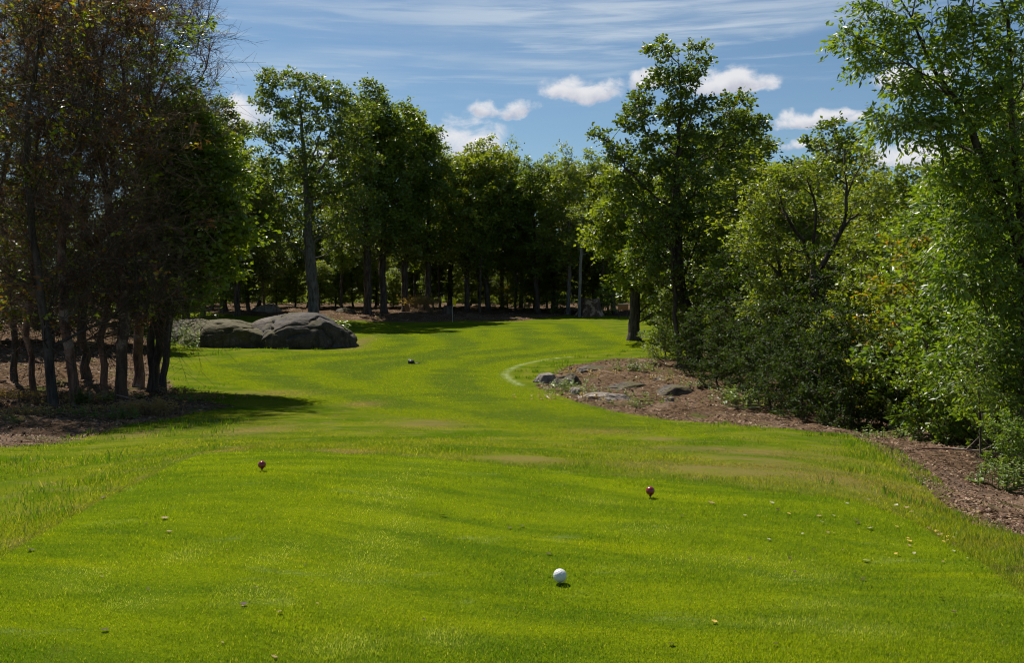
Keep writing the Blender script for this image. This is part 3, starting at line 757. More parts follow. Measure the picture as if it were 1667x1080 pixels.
big_maple()

# ---- prototypes for the wood behind the green
protos = {}
def proto(key, *a, bark='bark', leaf='leaf_maple', **k):
    protos[key] = (generic(*a, **k), bark, leaf, [0])
protos['A'] = (generic(21, 21, 6.5, 4.4, 26, 0.36, 0.29, per=13, tl=0.8, leaf_w=0.7), 'bark', 'leaf_oak')
protos['B'] = (generic(22, 17, 5.0, 4.0, 24, 0.28, 0.28, per=13, tl=0.75, leaf_w=0.7, lean=0.05), 'bark', 'leaf_maple')
protos['C'] = (generic(23, 15, 4.0, 4.2, 24, 0.24, 0.28, per=13, tl=0.75, leaf_w=0.7, top=0.45), 'bark', 'leaf_light')
protos['D'] = (generic(24, 18, 5.5, 3.2, 20, 0.22, 0.28, per=11, tl=1.0, leaf_w=0.6, n_lobes=9, top=0.3), 'bark_grey', 'leaf_light')
protos['E'] = (generic(25, 12, 1.2, 3.2, 22, 0.16, 0.25, per=13, tl=0.65, leaf_w=0.7, n_lobes=8), 'bark', 'leaf_oak')
protos['S'] = (generic(26, 3.4, 0.3, 1.9, 14, 0.05, 0.16, per=14, tl=0.45, n_lobes=4, leaf_w=0.7, top=0.8), 'bark', 'leaf_light')
protos['U'] = (generic(27, 5.2, 0.5, 2.0, 20, 0.07, 0.155, per=14, tl=0.42, n_lobes=6, leaf_w=0.6, top=0.5), 'bark', 'leaf_light')
used = {}
def place(key, px, d, hs, rz, label, name='broadleaf_tree', group='trees behind the green', cat='tree', bark=None, leaf=None, wide=None, xy=None):
    (w, l), b, lf = protos[key]
    b = bark or b; lf = leaf or lf
    base = on_ground(px, d) if xy is None else (xy[0], xy[1], gz(*xy) - 0.08)
    k = (key, b, lf)
    if k not in used:
        w2, l2 = (w, l) if key not in {q[0] for q in used} else (w.copy(), l.copy())
        w2.materials.clear(); l2.materials.clear()
        root = tree(name, base, w2, l2, b, lf, label, group, cat, rz); used[k] = root
    else:
        root = copy_tree(used[k]); root.name = name; root.location = base; root.rotation_euler = (0, 0, rz)
        tag(root, label, cat, group)
    ws = wide or hs
    root.scale = (ws, ws, hs)
    if cat == 'tree':
        q_ = random.Random(label + str(round(px)) + str(round(d))); root.rotation_euler.x = q_.uniform(-.05, .05); root.rotation_euler.y = q_.uniform(-.05, .05)
    return root
# px, distance, height scale, prototype, label
BACKT = [
 ('B', 300, 78, 1.10, 0.3, 'green tree standing behind the mossy rock and the leafless twigs'),
 ('A', 365, 92, 0.98, 1.3, 'tree immediately left of the tall broad maple behind the boulder'),
 ('A', 598, 91, 1.05, 2.2, 'tall dark tree with a thick forked trunk right of the leaning grey maple'),
 ('B', 625, 93, 1.22, 4.2, 'dark tree close beside the thick forked trunk'),
 ('A', 660, 97, 0.98, 0.4, 'dark tree whose rounded top stands left of the white cloud'),
 ('B', 694, 99, 1.10, 2.7, 'tree whose spiky top touches the left side of the white cloud'),
 ('C', 730, 108, 1.12, 3.0, 'pale green tree under the white cloud, behind the tree stump'),
 ('C', 760, 101, 1.14, 1.1, 'tree with the thick black trunk just right of the yellow flag'),
 ('C', 795, 103, 1.20, 0.9, 'light green tree with a straight dark trunk behind the yellow shrub'),
 ('D', 818, 108, 1.05, 4.4, 'narrow light tree with the highest tip in the middle of the far wood'),
 ('C', 848, 112, 1.05, 5.0, 'pale tree right of the highest tip in the middle of the far wood'),
 ('B', 876, 101, 0.94, 3.6, 'dark-trunked tree in the deepest shade of the far wood'),
 ('D', 924, 98, 0.96, 2.0, 'tree with a long bare curving trunk left of the pale post-like trunk'),
 ('C', 900, 108, 1.12, 1.9, 'light crown between the shaded tree and the one with the curving bare trunk'),
 ('C', 965, 104, 1.12, 2.4, 'light green tree behind the weathered reddish stump'),
 ('C', 1000, 100, 1.02, 0.2, 'light green tree left of the thick trunk at the right end of the green'),
]
for key, px, d, hs, rz, lab in BACKT:
    place(key, px, d, hs, rz, lab)
r_ = R(77)
for i in range(13):
    px = 240 + i * 64 + r_.uniform(-16, 16); d = r_.uniform(108, 120)
    if 690 < px < 1000: continue
    place(('B', 'C', 'D', 'E')[i % 4], px, d, r_.uniform(0.85, 1.05) * (1.3 if i % 4 == 3 else 1), r_.uniform(0, 6.28),
          'one of the indistinct trees in the depth of the wood beyond the green', group='trees deep in the far wood')
for i, (px, d, s_, lf) in enumerate(((300, 104, .55, 'leaf_light'), (385, 108, .55, 'leaf_light'), (480, 110, .5, 'leaf_light'), (520, 100, .42, 'leaf_light'), (575, 112, .6, 'leaf_light'), (640, 103, .36, 'leaf_light'), (735, 113, .5, 'leaf_light'), (765, 118, .7, 'leaf_light'), (890, 116, .7, 'leaf_light'), (1010, 108, .5, 'leaf_light'), (330, 100, .62, 'leaf_maple'), (450, 104, .6, 'leaf_light'), (545, 106, .5, 'leaf_maple'), (610, 108, .62, 'leaf_light'), (668, 110, .45, 'leaf_light'), (705, 107, .5, 'leaf_maple'),
                                     (782, 110, .6, 'leaf_light'), (826, 112, .5, 'leaf_light'), (868, 106, .62, 'leaf_maple'), (905, 110, .6, 'leaf_light'), (948, 106, .55, 'leaf_light'), (990, 103, .6, 'leaf_maple'))):
    place('E', px, d, s_, i, 'one of the young leafy trees between the dark trunks behind the green', name='young_tree', group='young trees between the far trunks', leaf=lf, wide=s_ * 1.25)
# slim trunks between the big ones
for px, d in ((345, 95), (430, 96), (555, 98), (676, 105), (716, 104), (780, 99), (838, 104), (978, 98)):
    place('D', px, d, r_.uniform(0.75, 0.9), r_.uniform(0, 6.28), 'one of the slim dark-stemmed trees filling the wood behind the green', name='slim_tree', group='slim trees filling the far wood', wide=0.62, leaf='leaf_maple', bark='bark')

# ---- right side trees
def thick_tree():
    d = 59.0; base = on_ground(1032, d); Lc = lambda px, py, dy=0: local(base, px, py, d, dy); B = lambda *a, **k: LB(base, d, *a, **k)
    stems = [[(0, 0, 0), Lc(1033, 500), Lc(1038, 440), Lc(1035, 380), Lc(1028, 310)]]
    lobes = [B(1030, 310, 30, 20, 16), B(1010, 350, 42, 26, 30), B(1060, 360, 36, 26, 26), B(1020, 400, 52, 26, 40), B(1070, 420, 40, 26, 28), B(1040, 455, 44, 20, 24), B(1075, 490, 26, 20, 14), B(985, 390, 26, 26, 16)]
    w, l = grow(R(31), stems, lobes, 0.36, 1.0, leaf=0.25, leaf_w=0.75, twigs=6, per=14, twig_len=0.85, shell=0.3, flare=1.5)
    tree('broadleaf_tree', base, w, l, 'bark', 'leaf_light', 'tree with a short thick black trunk at the right end of the green', 'trees along the right of the fairway')
thick_tree()
def forked_tree():
    d = 31.0; base = on_ground(1326, d); Lc = lambda px, py, dy=0: local(base, px, py, d, dy); B = lambda *a, **k: LB(base, d, *a, **k)
    stems = [[(0, 0, 0), Lc(1322, 540), Lc(1324, 455), Lc(1322, 400), Lc(1328, 340), Lc(1310, 270)],
             [Lc(1326, 450), Lc(1350, 410), Lc(1372, 370), Lc(1378, 300), Lc(1372, 230)], [Lc(1375, 320), Lc(1400, 270), Lc(1425, 235)], [Lc(1322, 420), Lc(1285, 360, -.7), Lc(1262, 300, -.7)],
             [Lc(1372, 370), Lc(1405, 340, .8), Lc(1450, 320, 1)]]
    lobes = [B(1300, 290, 44, 30, 22), B(1370, 270, 44, 34, 12), B(1250, 330, 40, 34, 24), B(1330, 340, 60, 40, 16, dy=1.6), B(1425, 340, 40, 40, 18), B(1238, 400, 46, 40, 30), B(1290, 430, 40, 36, 14, dy=1.6), B(1415, 430, 44, 40, 24), B(1262, 490, 50, 36, 32), B(1385, 510, 44, 40, 26), B(1330, 540, 40, 26, 12)]
    w, l = grow(R(33), stems, lobes, 0.24, 0.6, leaf=0.14, leaf_w=0.6, dens=.8, twigs=7, per=11, twig_len=0.55, dead=260, dead_len=0.9, shell=0.3, r_tip=0.010)
    tree('broadleaf_tree', base, w, l, 'bark', 'leaf_light', 'tree with a forked dark trunk and half-bare upper twigs in the right-hand wood', 'trees along the right of the fairway')
forked_tree()
def big_ash():
    d = 15.5; base = on_ground(1690, d); Lc = lambda px, py, dy=0: local(base, px, py, d, dy); B = lambda *a, **k: LB(base, d, *a, **k)
    stems = [[(0, 0, 0), Lc(1675, 500), Lc(1655, 300), Lc(1645, 120), Lc(1625, -60), Lc(1610, -220)],
             [Lc(1665, 400), Lc(1620, 290), Lc(1560, 170), Lc(1505, 80), Lc(1455, -20)], [Lc(1560, 170), Lc(1520, 130, -.4), Lc(1430, 75, -.6), Lc(1370, 50, -.6)],
             [Lc(1600, 250), Lc(1540, 225, .4), Lc(1440, 205, .4)], [Lc(1650, 200), Lc(1670, 60, .5), Lc(1690, -100, .5)], [Lc(1560, 170), Lc(1585, 80, .5), Lc(1590, -40, .5)]]
    lobes = [B(1385, 68, 36, 16, 9), B(1440, 100, 40, 26, 16), B(1425, 20, 30, 26, 9), B(1480, 50, 40, 30, 14), B(1500, 140, 50, 30, 24), B(1450, 200, 46, 22, 16), B(1520, 210, 56, 30, 26), B(1560, 60, 50, 60, 30),
             B(1600, 160, 60, 50, 36), B(1640, 60, 50, 70, 34), B(1500, -60, 90, 50, 30), B(1620, -100, 90, 70, 40), B(1640, 260, 50, 50, 34), B(1580, 290, 50, 36, 28), B(1650, 350, 50, 50, 34), B(1590, 370, 44, 40, 26),
             B(1560, 440, 44, 46, 28), B(1640, 460, 60, 50, 40), B(1610, 560, 54, 46, 32), B(1560, 600, 44, 46, 24), B(1660, 620, 50, 46, 26), B(1720, 200, 60, 200, 60), B(1720, 500, 50, 120, 36)]
    w, l = grow(R(36), stems, lobes, 0.15, 0.36, leaf=0.125, leaf_w=0.38, twigs=6, per=12, dens=.64, twig_len=0.34, droop=0.75, shell=0.25, r_tip=0.005, fold=0.3, up=0.5)
    tree('ash_tree', base, w, l, 'bark', 'leaf_ash', 'large ash with drooping narrow leaves reaching in from the right edge of the picture', 'trees along the right of the fairway')
big_ash()
RIGHT = [
 ('D', 1222, 41, 0.52, 0.4, 0.85, 'upright sunlit tree between the tall oak and the forked trunk', 'leaf_light'),
 ('C', 1262, 37, 0.50, 1.4, 0.62, 'sunlit tree with drooping lower boughs left of the forked trunk', 'leaf_maple'),
 ('D', 1405, 36, 0.42, 2.9, 0.8, 'narrow tree right of the forked trunk, crown in full sun', 'leaf_light'),
 ('C', 1445, 27.5, 0.36, 4.9, 0.42, 'small tree leaning out over the grass edge left of the large ash', 'leaf_maple'),
 ('D', 1535, 24, 0.36, 0.9, 0.7, 'narrow light tree half covered by the lower left boughs of the large ash', 'leaf_ash'),
 ('A', 1190, 52, 0.60, 1.0, 0.85, 'dark tree close behind the tall open-crowned oak on its right', 'leaf_oak'),
 ('B', 1150, 58, 0.76, 2.0, 0.9, 'tree behind the tall oak, its crown filling the gap beneath the oak', 'leaf_oak'),
 ('B', 1235, 50, 0.57, 3.0, 0.9, 'light green rounded tree right of the tall oak', 'leaf_light'),
 ('C', 1290, 44, 0.58, 4.0, 0.8, 'yellow-green tree behind the forked trunk on its left', 'leaf_light'),
 ('C', 1420, 40, 0.50, 5.0, 0.8, 'light tree behind the forked trunk on its right', 'leaf_light'),
 ('B', 1500, 36, 0.42, 0.7, 0.7, 'yellowish tree below the low cloud, left of the large ash', 'leaf_autumn'),
 ('C', 1580, 28, 0.52, 1.7, 0.7, 'tree half hidden behind the drooping leaves of the large ash', 'leaf_ash'),
 ('E', 1360, 46, 0.9, 2.7, 0.95, 'dark bushy tree in shade behind the forked trunk', 'leaf_oak'),
 ('E', 1460, 34, 0.62, 3.7, 0.9, 'dark bushy tree in shade behind the shrubs left of the large ash', 'leaf_oak'),
 ('E', 1650, 24, 0.7, 3.1, 0.9, 'dark tree in shade behind the ash at the right edge', 'leaf_oak'),
 ('A', 1700, 34, 0.55, 3.3, 0.7, 'tall tree rising behind the large ash at the right edge', 'leaf_oak'),
 ('B', 1090, 66, 0.66, 5.1, 0.8, 'tree behind the thick black trunk at the end of the green', 'leaf_light'),
]
for key, px, d, hs, rz, ws, lab, lf in RIGHT:
    place(key, px, d, hs, rz, lab, group='trees along the right of the fairway', wide=ws * (0.7 if d < 40 else 0.9), leaf=lf)
for i in range(16):
    px = 1080 + i * 52; d = r_.uniform(58, 80) if px < 1500 else r_.uniform(40, 60)
    place(('E', 'B')[i % 2], px, d, 0.8 * (1.1 if i % 2 == 0 else 0.8) * (1.0 if px < 1300 else 0.62), r_.uniform(0, 6.28), 'one of the shaded trees deep inside the right-hand wood', group='shaded trees deep in the right-hand wood', leaf='leaf_oak')
# second trunk of the oak clump: slim stem leaning beside it
def slim_stem():
    d = 43.5; base = on_ground(1110, d); Lc = lambda px, py, dy=0: local(base, px, py, d, dy); B = lambda *a, **k: LB(base, d, *a, **k)
    w, l = grow(R(41), [[(0, 0, 0), Lc(1100, 530), Lc(1094, 440), Lc(1090, 360)]], [B(1090, 380, 30, 24, 12), B(1080, 450, 34, 24, 14), B(1075, 560, 24, 24, 14), B(1120, 560, 30, 24, 14)], 0.15, 0.8, leaf=0.13, leaf_w=0.65, twigs=6, per=12, twig_len=0.6)
    tree('broadleaf_tree', base, w, l, 'bark', 'leaf_maple', 'slim dark-stemmed tree leaning close against the left of the tall oak trunk', 'trees along the right of the fairway')
slim_stem()
# undergrowth on the right: leafy bushes one can tell apart
SHR = [  # the darkest bushes carry canopy shade in their leaf colour
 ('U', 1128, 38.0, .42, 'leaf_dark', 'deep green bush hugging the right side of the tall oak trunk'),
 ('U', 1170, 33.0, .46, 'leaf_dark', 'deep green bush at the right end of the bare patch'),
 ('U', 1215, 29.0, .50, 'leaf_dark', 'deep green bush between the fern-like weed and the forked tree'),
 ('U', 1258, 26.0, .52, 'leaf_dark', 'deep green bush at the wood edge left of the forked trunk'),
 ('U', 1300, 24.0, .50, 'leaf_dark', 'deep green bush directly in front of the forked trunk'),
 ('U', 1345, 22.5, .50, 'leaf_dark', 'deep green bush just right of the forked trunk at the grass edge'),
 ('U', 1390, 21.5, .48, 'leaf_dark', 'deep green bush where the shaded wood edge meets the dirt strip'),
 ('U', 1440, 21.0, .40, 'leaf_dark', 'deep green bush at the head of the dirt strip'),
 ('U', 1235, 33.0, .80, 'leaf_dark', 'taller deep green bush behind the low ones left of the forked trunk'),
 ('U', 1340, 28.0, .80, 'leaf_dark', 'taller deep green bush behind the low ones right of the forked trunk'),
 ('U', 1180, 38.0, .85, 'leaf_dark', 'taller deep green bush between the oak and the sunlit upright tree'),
 ('U', 1085, 47, .60, 'leaf_oak', 'leafy bush at the foot of the tall oak, at the dirt edge'),
 ('U', 1160, 50, .85, 'leaf_oak', 'dark bush right of the foot of the tall oak'),
 ('U', 1215, 45, .80, 'leaf_light', 'yellow-green bush between the oak and the forked tree'),
 ('U', 1268, 40, .85, 'leaf_maple', 'bush left of the foot of the forked tree'),
 ('U', 1310, 37, .62, 'leaf_maple', 'low dark bush in front of the forked tree'),
 ('U', 1360, 34, .75, 'leaf_maple', 'bush right of the foot of the forked tree'),
 ('U', 1415, 26, .80, 'leaf_light', 'sunlit bush with tall shoots in the middle of the right-hand undergrowth'),
 ('U', 1465, 22.5, .78, 'leaf_autumn', 'bush with a few yellowing leaves left of the large ash'),
 ('U', 1510, 21, .70, 'leaf_light', 'feathery light bush under the left branches of the large ash'),
 ('U', 1560, 20, .90, 'leaf_ash', 'tall bush merging with the lower leaves of the large ash'),
 ('U', 1620, 18.5, .85, 'leaf_ash', 'bush behind the thin sapling near the right edge'),
 ('U', 1680, 16.5, .80, 'leaf_ash', 'bush cut by the right edge of the picture'),
 ('S', 1180, 46, .70, 'leaf_maple', 'low rounded shrub in front of the oak clump'),
 ('S', 1245, 36, .50, 'leaf_oak', 'low shaded shrub on the dirt left of the forked tree'),
 ('S', 1340, 31, .42, 'leaf_oak', 'low shaded shrub at the grass edge in front of the forked tree'),
 ('S', 1440, 24, .42, 'leaf_maple', 'low shrub at the wood edge where the dirt strip begins'),
 ('S', 1530, 18.5, .42, 'leaf_ash', 'low shrub above the middle of the dirt strip'),
 ('S', 1645, 13.2, .24, 'leaf_ash', 'small leafy clump at the right edge of the dirt strip'),
]
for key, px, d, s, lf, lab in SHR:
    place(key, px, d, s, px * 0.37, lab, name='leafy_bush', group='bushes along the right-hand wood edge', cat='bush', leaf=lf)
for i in range(14):
    px = 1120 + i * 46; d = 52 - i * 1.9
    place('U', px, d, r_.uniform(0.8, 1.05), r_.uniform(0, 6), 'one of the shaded bushes behind the front row of the right-hand undergrowth', name='leafy_bush', group='shaded bushes inside the right-hand wood', cat='bush', leaf='leaf_oak')
# far shrubs seen between the trunks
for px, d, s, lf, lab in ((812, 106, .85, 'leaf_autumn', 'golden yellow shrub between two trunks behind the green'), (850, 104, .8, 'leaf_maple', 'dark low shrub right of the golden yellow shrub'),
                          (985, 97, .8, 'leaf_light', 'light low shrub between the reddish stump and the thick trunk'), (1060, 78, .8, 'leaf_light', 'shrub right of the thick trunk at the end of the green'), (905, 100, .6, 'leaf_oak', 'dark shrub at the foot of the curving trunk'),
                          (1090, 60, .7, 'leaf_light', 'shrub at the wood edge between the thick trunk and the tall oak')):
    place('S', px, d, s, px, lab, name='leafy_bush', group='bushes behind the green', cat='bush', leaf=lf)
for i in range(26):
    place('S', 300 + i * 30, r_.uniform(124, 150), r_.uniform(0.8, 1.4), r_.uniform(0, 6), 'one of the sunlit bushes glimpsed far beyond the trunks', name='leafy_bush', group='sunlit bushes beyond the far wood', cat='bush', leaf='leaf_light')
for i in range(34):
    place('E', 180 + i * 34 + r_.uniform(-8, 8), r_.uniform(160, 190), r_.uniform(0.9, 1.2), r_.uniform(0, 6), 'one of the low dense trees closing the view far beyond the trunks', group='low trees closing the far wood', leaf='leaf_light', wide=1.35)
# thin sapling on the dirt strip
def sapling():
    d = 14.3; base = on_ground(1602, d); Lc = lambda px, py, dy=0: local(base, px, py, d, dy); B = lambda *a, **k: LB(base, d, *a, **k)
    w, l = grow(R(43), [[(0, 0, 0), Lc(1596, 690), Lc(1592, 620), Lc(1590, 560)]], [B(1590, 560, 30, 30, 10), B(1585, 620, 34, 30, 12), B(1605, 650, 26, 20, 7)], 0.018, 0.25, leaf=0.085, leaf_w=0.4, twigs=5, per=10, twig_len=0.3, droop=0.6, r_tip=0.004)
    tree('sapling', base, w, l, 'bark', 'leaf_ash', 'thin sapling standing on the dirt strip near the right edge', 'trees along the right of the fairway')
sapling()

# ---- left group: half dead trees full of brown twigs
def left_tree(seed, px, d, H, lean, r_trunk, bark, leaf, label, bare=0.35, dead=900, lo=2.0, rad=2.6, n=9, kink=0.0, per=9):
    r = R(seed); base = on_ground(px, d)
    st = [(0, 0, 0)]
    for k in range(1, 8):
        t = k / 7; st.append((lean * t * H + 0.42 * (math.sin(t * 6 + seed) - math.sin(seed)) * t ** .5 + r.normal(0, .06), r.normal(0, .12), H * t))
    lobes = []
    for k in range(9):
        t = (k + .5) / 9; z = lo + (H * 1.03 - lo) * t; a = r.uniform(0, 6.28); rr = rad * (1 - 0.45 * t)
        lobes.append((lean * z + rr * .45 * math.cos(a), rr * .45 * math.sin(a), z, rr * .75, rr * .75, rr * .55, n))
    w, l = grow(r, [st], lobes, r_trunk, 0.6, leaf=0.155, leaf_w=0.6, twigs=6, per=per + 1, twig_len=0.45, droop=0.5, dead=int(dead * 0.48), dead_len=1.9, shell=0.2, bare_frac=bare * .8, r_tip=0.0095, flare=1.25)
    tree('woodland_tree', base, w, l, bark, leaf, label, 'half-dead trees in the left-hand group')
left_tree(51, 196, 25.0, 11.3, 0.01, 0.145, 'bark_peel', 'leaf_brown', 'tree with peeling pale-patched bark in the middle of the left-hand group', .8, 1500, 2.6)
left_tree(52, 83, 23.0, 10.8, 0.005, 0.115, 'bark', 'leaf_brown', 'tree with a straight grey trunk nearest the dirt at far left', .8, 1500, 2.4)
left_tree(53, 118, 24.5, 11.2, 0.03, 0.125, 'bark_red', 'leaf_brown', 'tree whose trunk has a leafy sprout at its foot in the left-hand group', .8, 1500, 2.5)
left_tree(54, 52, 26.5, 11.8, -0.03, 0.085, 'bark_red', 'leaf_autumn', 'leftmost thin trunk with yellow-green leaves at mid height', .35, 1000, 2.2)
left_tree(55, 168, 27.5, 12.0, -0.04, 0.10, 'bark_red', 'leaf_brown', 'dark tree just left of the peeling trunk', .6, 1300, 2.6)
left_tree(56, 243, 28.5, 11.6, -0.05, 0.12, 'bark', 'leaf_maple', 'left one of the two leaning black trunks at the edge of the left-hand group', .3, 900, 3.2)
left_tree(57, 262, 28.0, 10.8, 0.02, 0.10, 'bark', 'leaf_maple', 'right one of the two black trunks at the edge of the left-hand group', .2, 700, 2.8, 2.6)
left_tree(58, -20, 24.0, 12.0, 0.0, 0.15, 'bark_red', 'leaf_autumn', 'tree cut by the left edge of the picture', .4, 1200, 2.0)
left_tree(59, 20, 30.0, 13.0, 0.05, 0.10, 'bark', 'leaf_maple', 'dark tree behind the leftmost thin trunk', .4, 900, 3.0, 2.6, 13)
left_tree(60, 140, 31.0, 13.0, 0.0, 0.15, 'bark', 'leaf_maple', 'tree behind the sprouting trunk, filling the top of the left-hand group', .2, 900, 2.2, 2.9, 13)
# bare ash whose leafless tips show against the sky
def bare_top():
    d = 30.0; base = on_ground(222, d); Lc = lambda px, py, dy=0: local(base, px, py, d, dy); B = lambda *a, **k: LB(base, d, *a, **k)
    stems = [[(0, 0, 0), Lc(218, 450), Lc(225, 300), Lc(240, 160), Lc(250, 20)], [Lc(235, 240), Lc(275, 110), Lc(310, 20), Lc(330, -40)], [Lc(230, 280), Lc(290, 190), Lc(335, 110), Lc(350, 60)], [Lc(232, 260), Lc(250, 80, -1), Lc(280, -40, -1)],
             [Lc(226, 330), Lc(290, 250, -1), Lc(330, 200, -1)]]
    lobes = [B(300, 20, 36, 40, 26), B(325, 80, 26, 30, 18), B(345, 130, 20, 22, 8), B(260, 20, 50, 60, 40), B(250, 120, 60, 50, 44), B(300, 180, 44, 40, 26), B(220, 220, 60, 50, 36), B(200, 60, 60, 60, 34), B(340, 215, 30, 24, 10)]
    w, l = grow(R(63), stems, lobes, 0.15, 0.5, leaf=0.08, leaf_w=0.5, twigs=8, per=4, twig_len=0.9, dead=450, dead_len=0.75, shell=0.2, bare_frac=0.8, r_tip=0.008, droop=-0.1)
    tree('bare_tree', base, w, l, 'bark_red', 'leaf_brown', 'leafless tree whose curved bare twigs stand against the sky at upper left', 'half-dead trees in the left-hand group')
bare_top()
def left_maple():
    d = 28.5; base = on_ground(300, d); Lc = lambda px, py, dy=0: local(base, px, py, d, dy); B = lambda *a, **k: LB(base, d, *a, **k)
    base = on_ground(250, d)
    stems = [[(0, 0, 0), Lc(262, 520), Lc(280, 420), Lc(300, 320), Lc(310, 240)], [Lc(280, 420), Lc(330, 360), Lc(380, 330)], [Lc(275, 450), Lc(320, 430, -1), Lc(370, 410, -1)]]
    lobes = [B(310, 200, 36, 36, 26), B(345, 240, 34, 30, 22), B(300, 270, 50, 36, 36), B(360, 300, 40, 34, 32), B(300, 340, 60, 36, 46), B(370, 370, 38, 30, 28), B(320, 410, 56, 30, 38), B(270, 440, 50, 34, 34), B(345, 440, 30, 18, 12), B(290, 490, 40, 22, 20), B(235, 380, 50, 50, 30), B(240, 480, 40, 24, 18)]
    w, l = grow(R(65), stems, lobes, 0.13, 0.65, leaf=0.17, leaf_w=0.8, twigs=6, per=13, twig_len=0.6, droop=0.35, shell=0.25, r_tip=0.008)
    tree('maple_tree', base, w, l, 'bark', 'leaf_maple', 'bushy green maple spreading over the left rocks from the left-hand group')
left_maple()
for key, px, d, hs, ws, lf, lab in (('B', 385, 86, 0.92, 0.95, 'leaf_light', 'light green tree between the bare twigs and the tall broad maple'), ('A', 275, 74, .80, .9, 'leaf_maple', 'tree behind the bushy maple, its top right of the bare twigs'),
                                ('E', 330, 86, 1.05, 1.1, 'leaf_oak', 'dark bushy tree in shade behind the left rocks'), ('E', 405, 92, 1.0, 1.2, 'leaf_oak', 'dark bushy tree left of the leaning grey maple trunk'),
                                ('E', 190, 52, .62, 1.0, 'leaf_oak', 'dark bushy tree far behind the peeling trunk'), ('E', 80, 48, .65, 1.1, 'leaf_oak', 'dark bushy tree behind the trunks at far left'),
                                ('E', -40, 42, .65, 1.1, 'leaf_oak', 'dark bushy tree behind the left edge of the picture'), ('E', 262, 70, .9, 1.1, 'leaf_oak', 'dark bushy tree behind the weeds by the left rocks')):
    place(key, px, d, hs, px * .1, lab, group='trees behind the left-hand group', wide=ws, leaf=lf)

# ------------------------------------------------------------------ rocks
def mat_rock(name, moss=0.0, pale=0.0, dark=1.0):
    m, T, out = mat_new(name)
    tc = T.n('ShaderNodeTexCoord').outputs['Object']; geo = T.n('ShaderNodeNewGeometry')
    n1 = T.noise(tc, 0.9, 8, 0.65, 0.3); n2 = T.noise(tc, 7.0, 6, 0.7); n3 = T.noise(tc, 2.6, 6, 0.65)
    p = pale
    c = T.mix(T.ss(n1, 0.36, 0.62), (0.070 + p * .2, 0.060 + p * .17, 0.052 + p * .14), (0.145 + p * .26, 0.120 + p * .21, 0.102 + p * .17))
    c = T.mix(T.ss(n3, 0.52, 0.66, 0, .7), c, (0.21 + p * .2, 0.175 + p * .16, 0.15 + p * .13))
    c = T.mix(T.ss(n2, 0.6, 0.66, 0, .7), c, (0.32, 0.31, 0.29))
    vs = T.noise(T.vm('MULTIPLY', tc, (2.2, 2.2, 0.25)), 1.0, 7, 0.7, 0.6)
    c = T.mix(T.ss(vs, 0.50, 0.62, 0, 0.75), c, (0.035, 0.032, 0.030))
    mu = T.noise(tc, 22.0, 5, 0.75)
    c = T.mix(T.ss(mu, 0.35, 0.6, 0.5, 0), c, (0.045, 0.040, 0.036))
    if moss > 0:
        sp = T.n('ShaderNodeSeparateXYZ'); T.t.links.new(geo.outputs['Normal'], sp.inputs[0])
        f = T.m('ADD', T.m('MULTIPLY', sp.outputs[2], 0.35), T.noise(tc, 0.7, 6, 0.6))
        c = T.mix(T.m('MULTIPLY', T.ss(f, 0.78 - moss * .3, 0.9 - moss * .25), 0.9), c, T.mix(n2, (0.055, 0.050, 0.012), (0.12, 0.10, 0.03)))
    if dark < 1: c = T.mix(1.0, c, (dark, dark * .95, dark * .9), 'MULTIPLY')
    b = T.n('ShaderNodeBsdfPrincipled'); T.put(b.inputs['Base Color'], c); b.inputs['Roughness'].default_value = 0.85; b.inputs['Specular IOR Level'].default_value = 0.25
    bp = T.n('ShaderNodeBump'); bp.inputs['Strength'].default_value = 0.8; bp.inputs['Distance'].default_value = 0.08
    T.put(bp.inputs['Height'], T.m('ADD', T.m('ADD', n1, n3), T.m('MULTIPLY', n2, 0.4))); T.t.links.new(bp.outputs[0], b.inputs['Normal'])
    T.t.links.new(b.outputs[0], out.inputs[0]); return m
M['rock'] = mat_rock('granite', 0.05, 0.0, 0.62); M['rock_moss'] = mat_rock('mossy granite', 0.85, 0.0, 0.75); M['rock_pale'] = mat_rock('pale granite', 0, 0.6); M['rock_mid'] = mat_rock('weathered granite', 0.25, 0.15, 0.8)
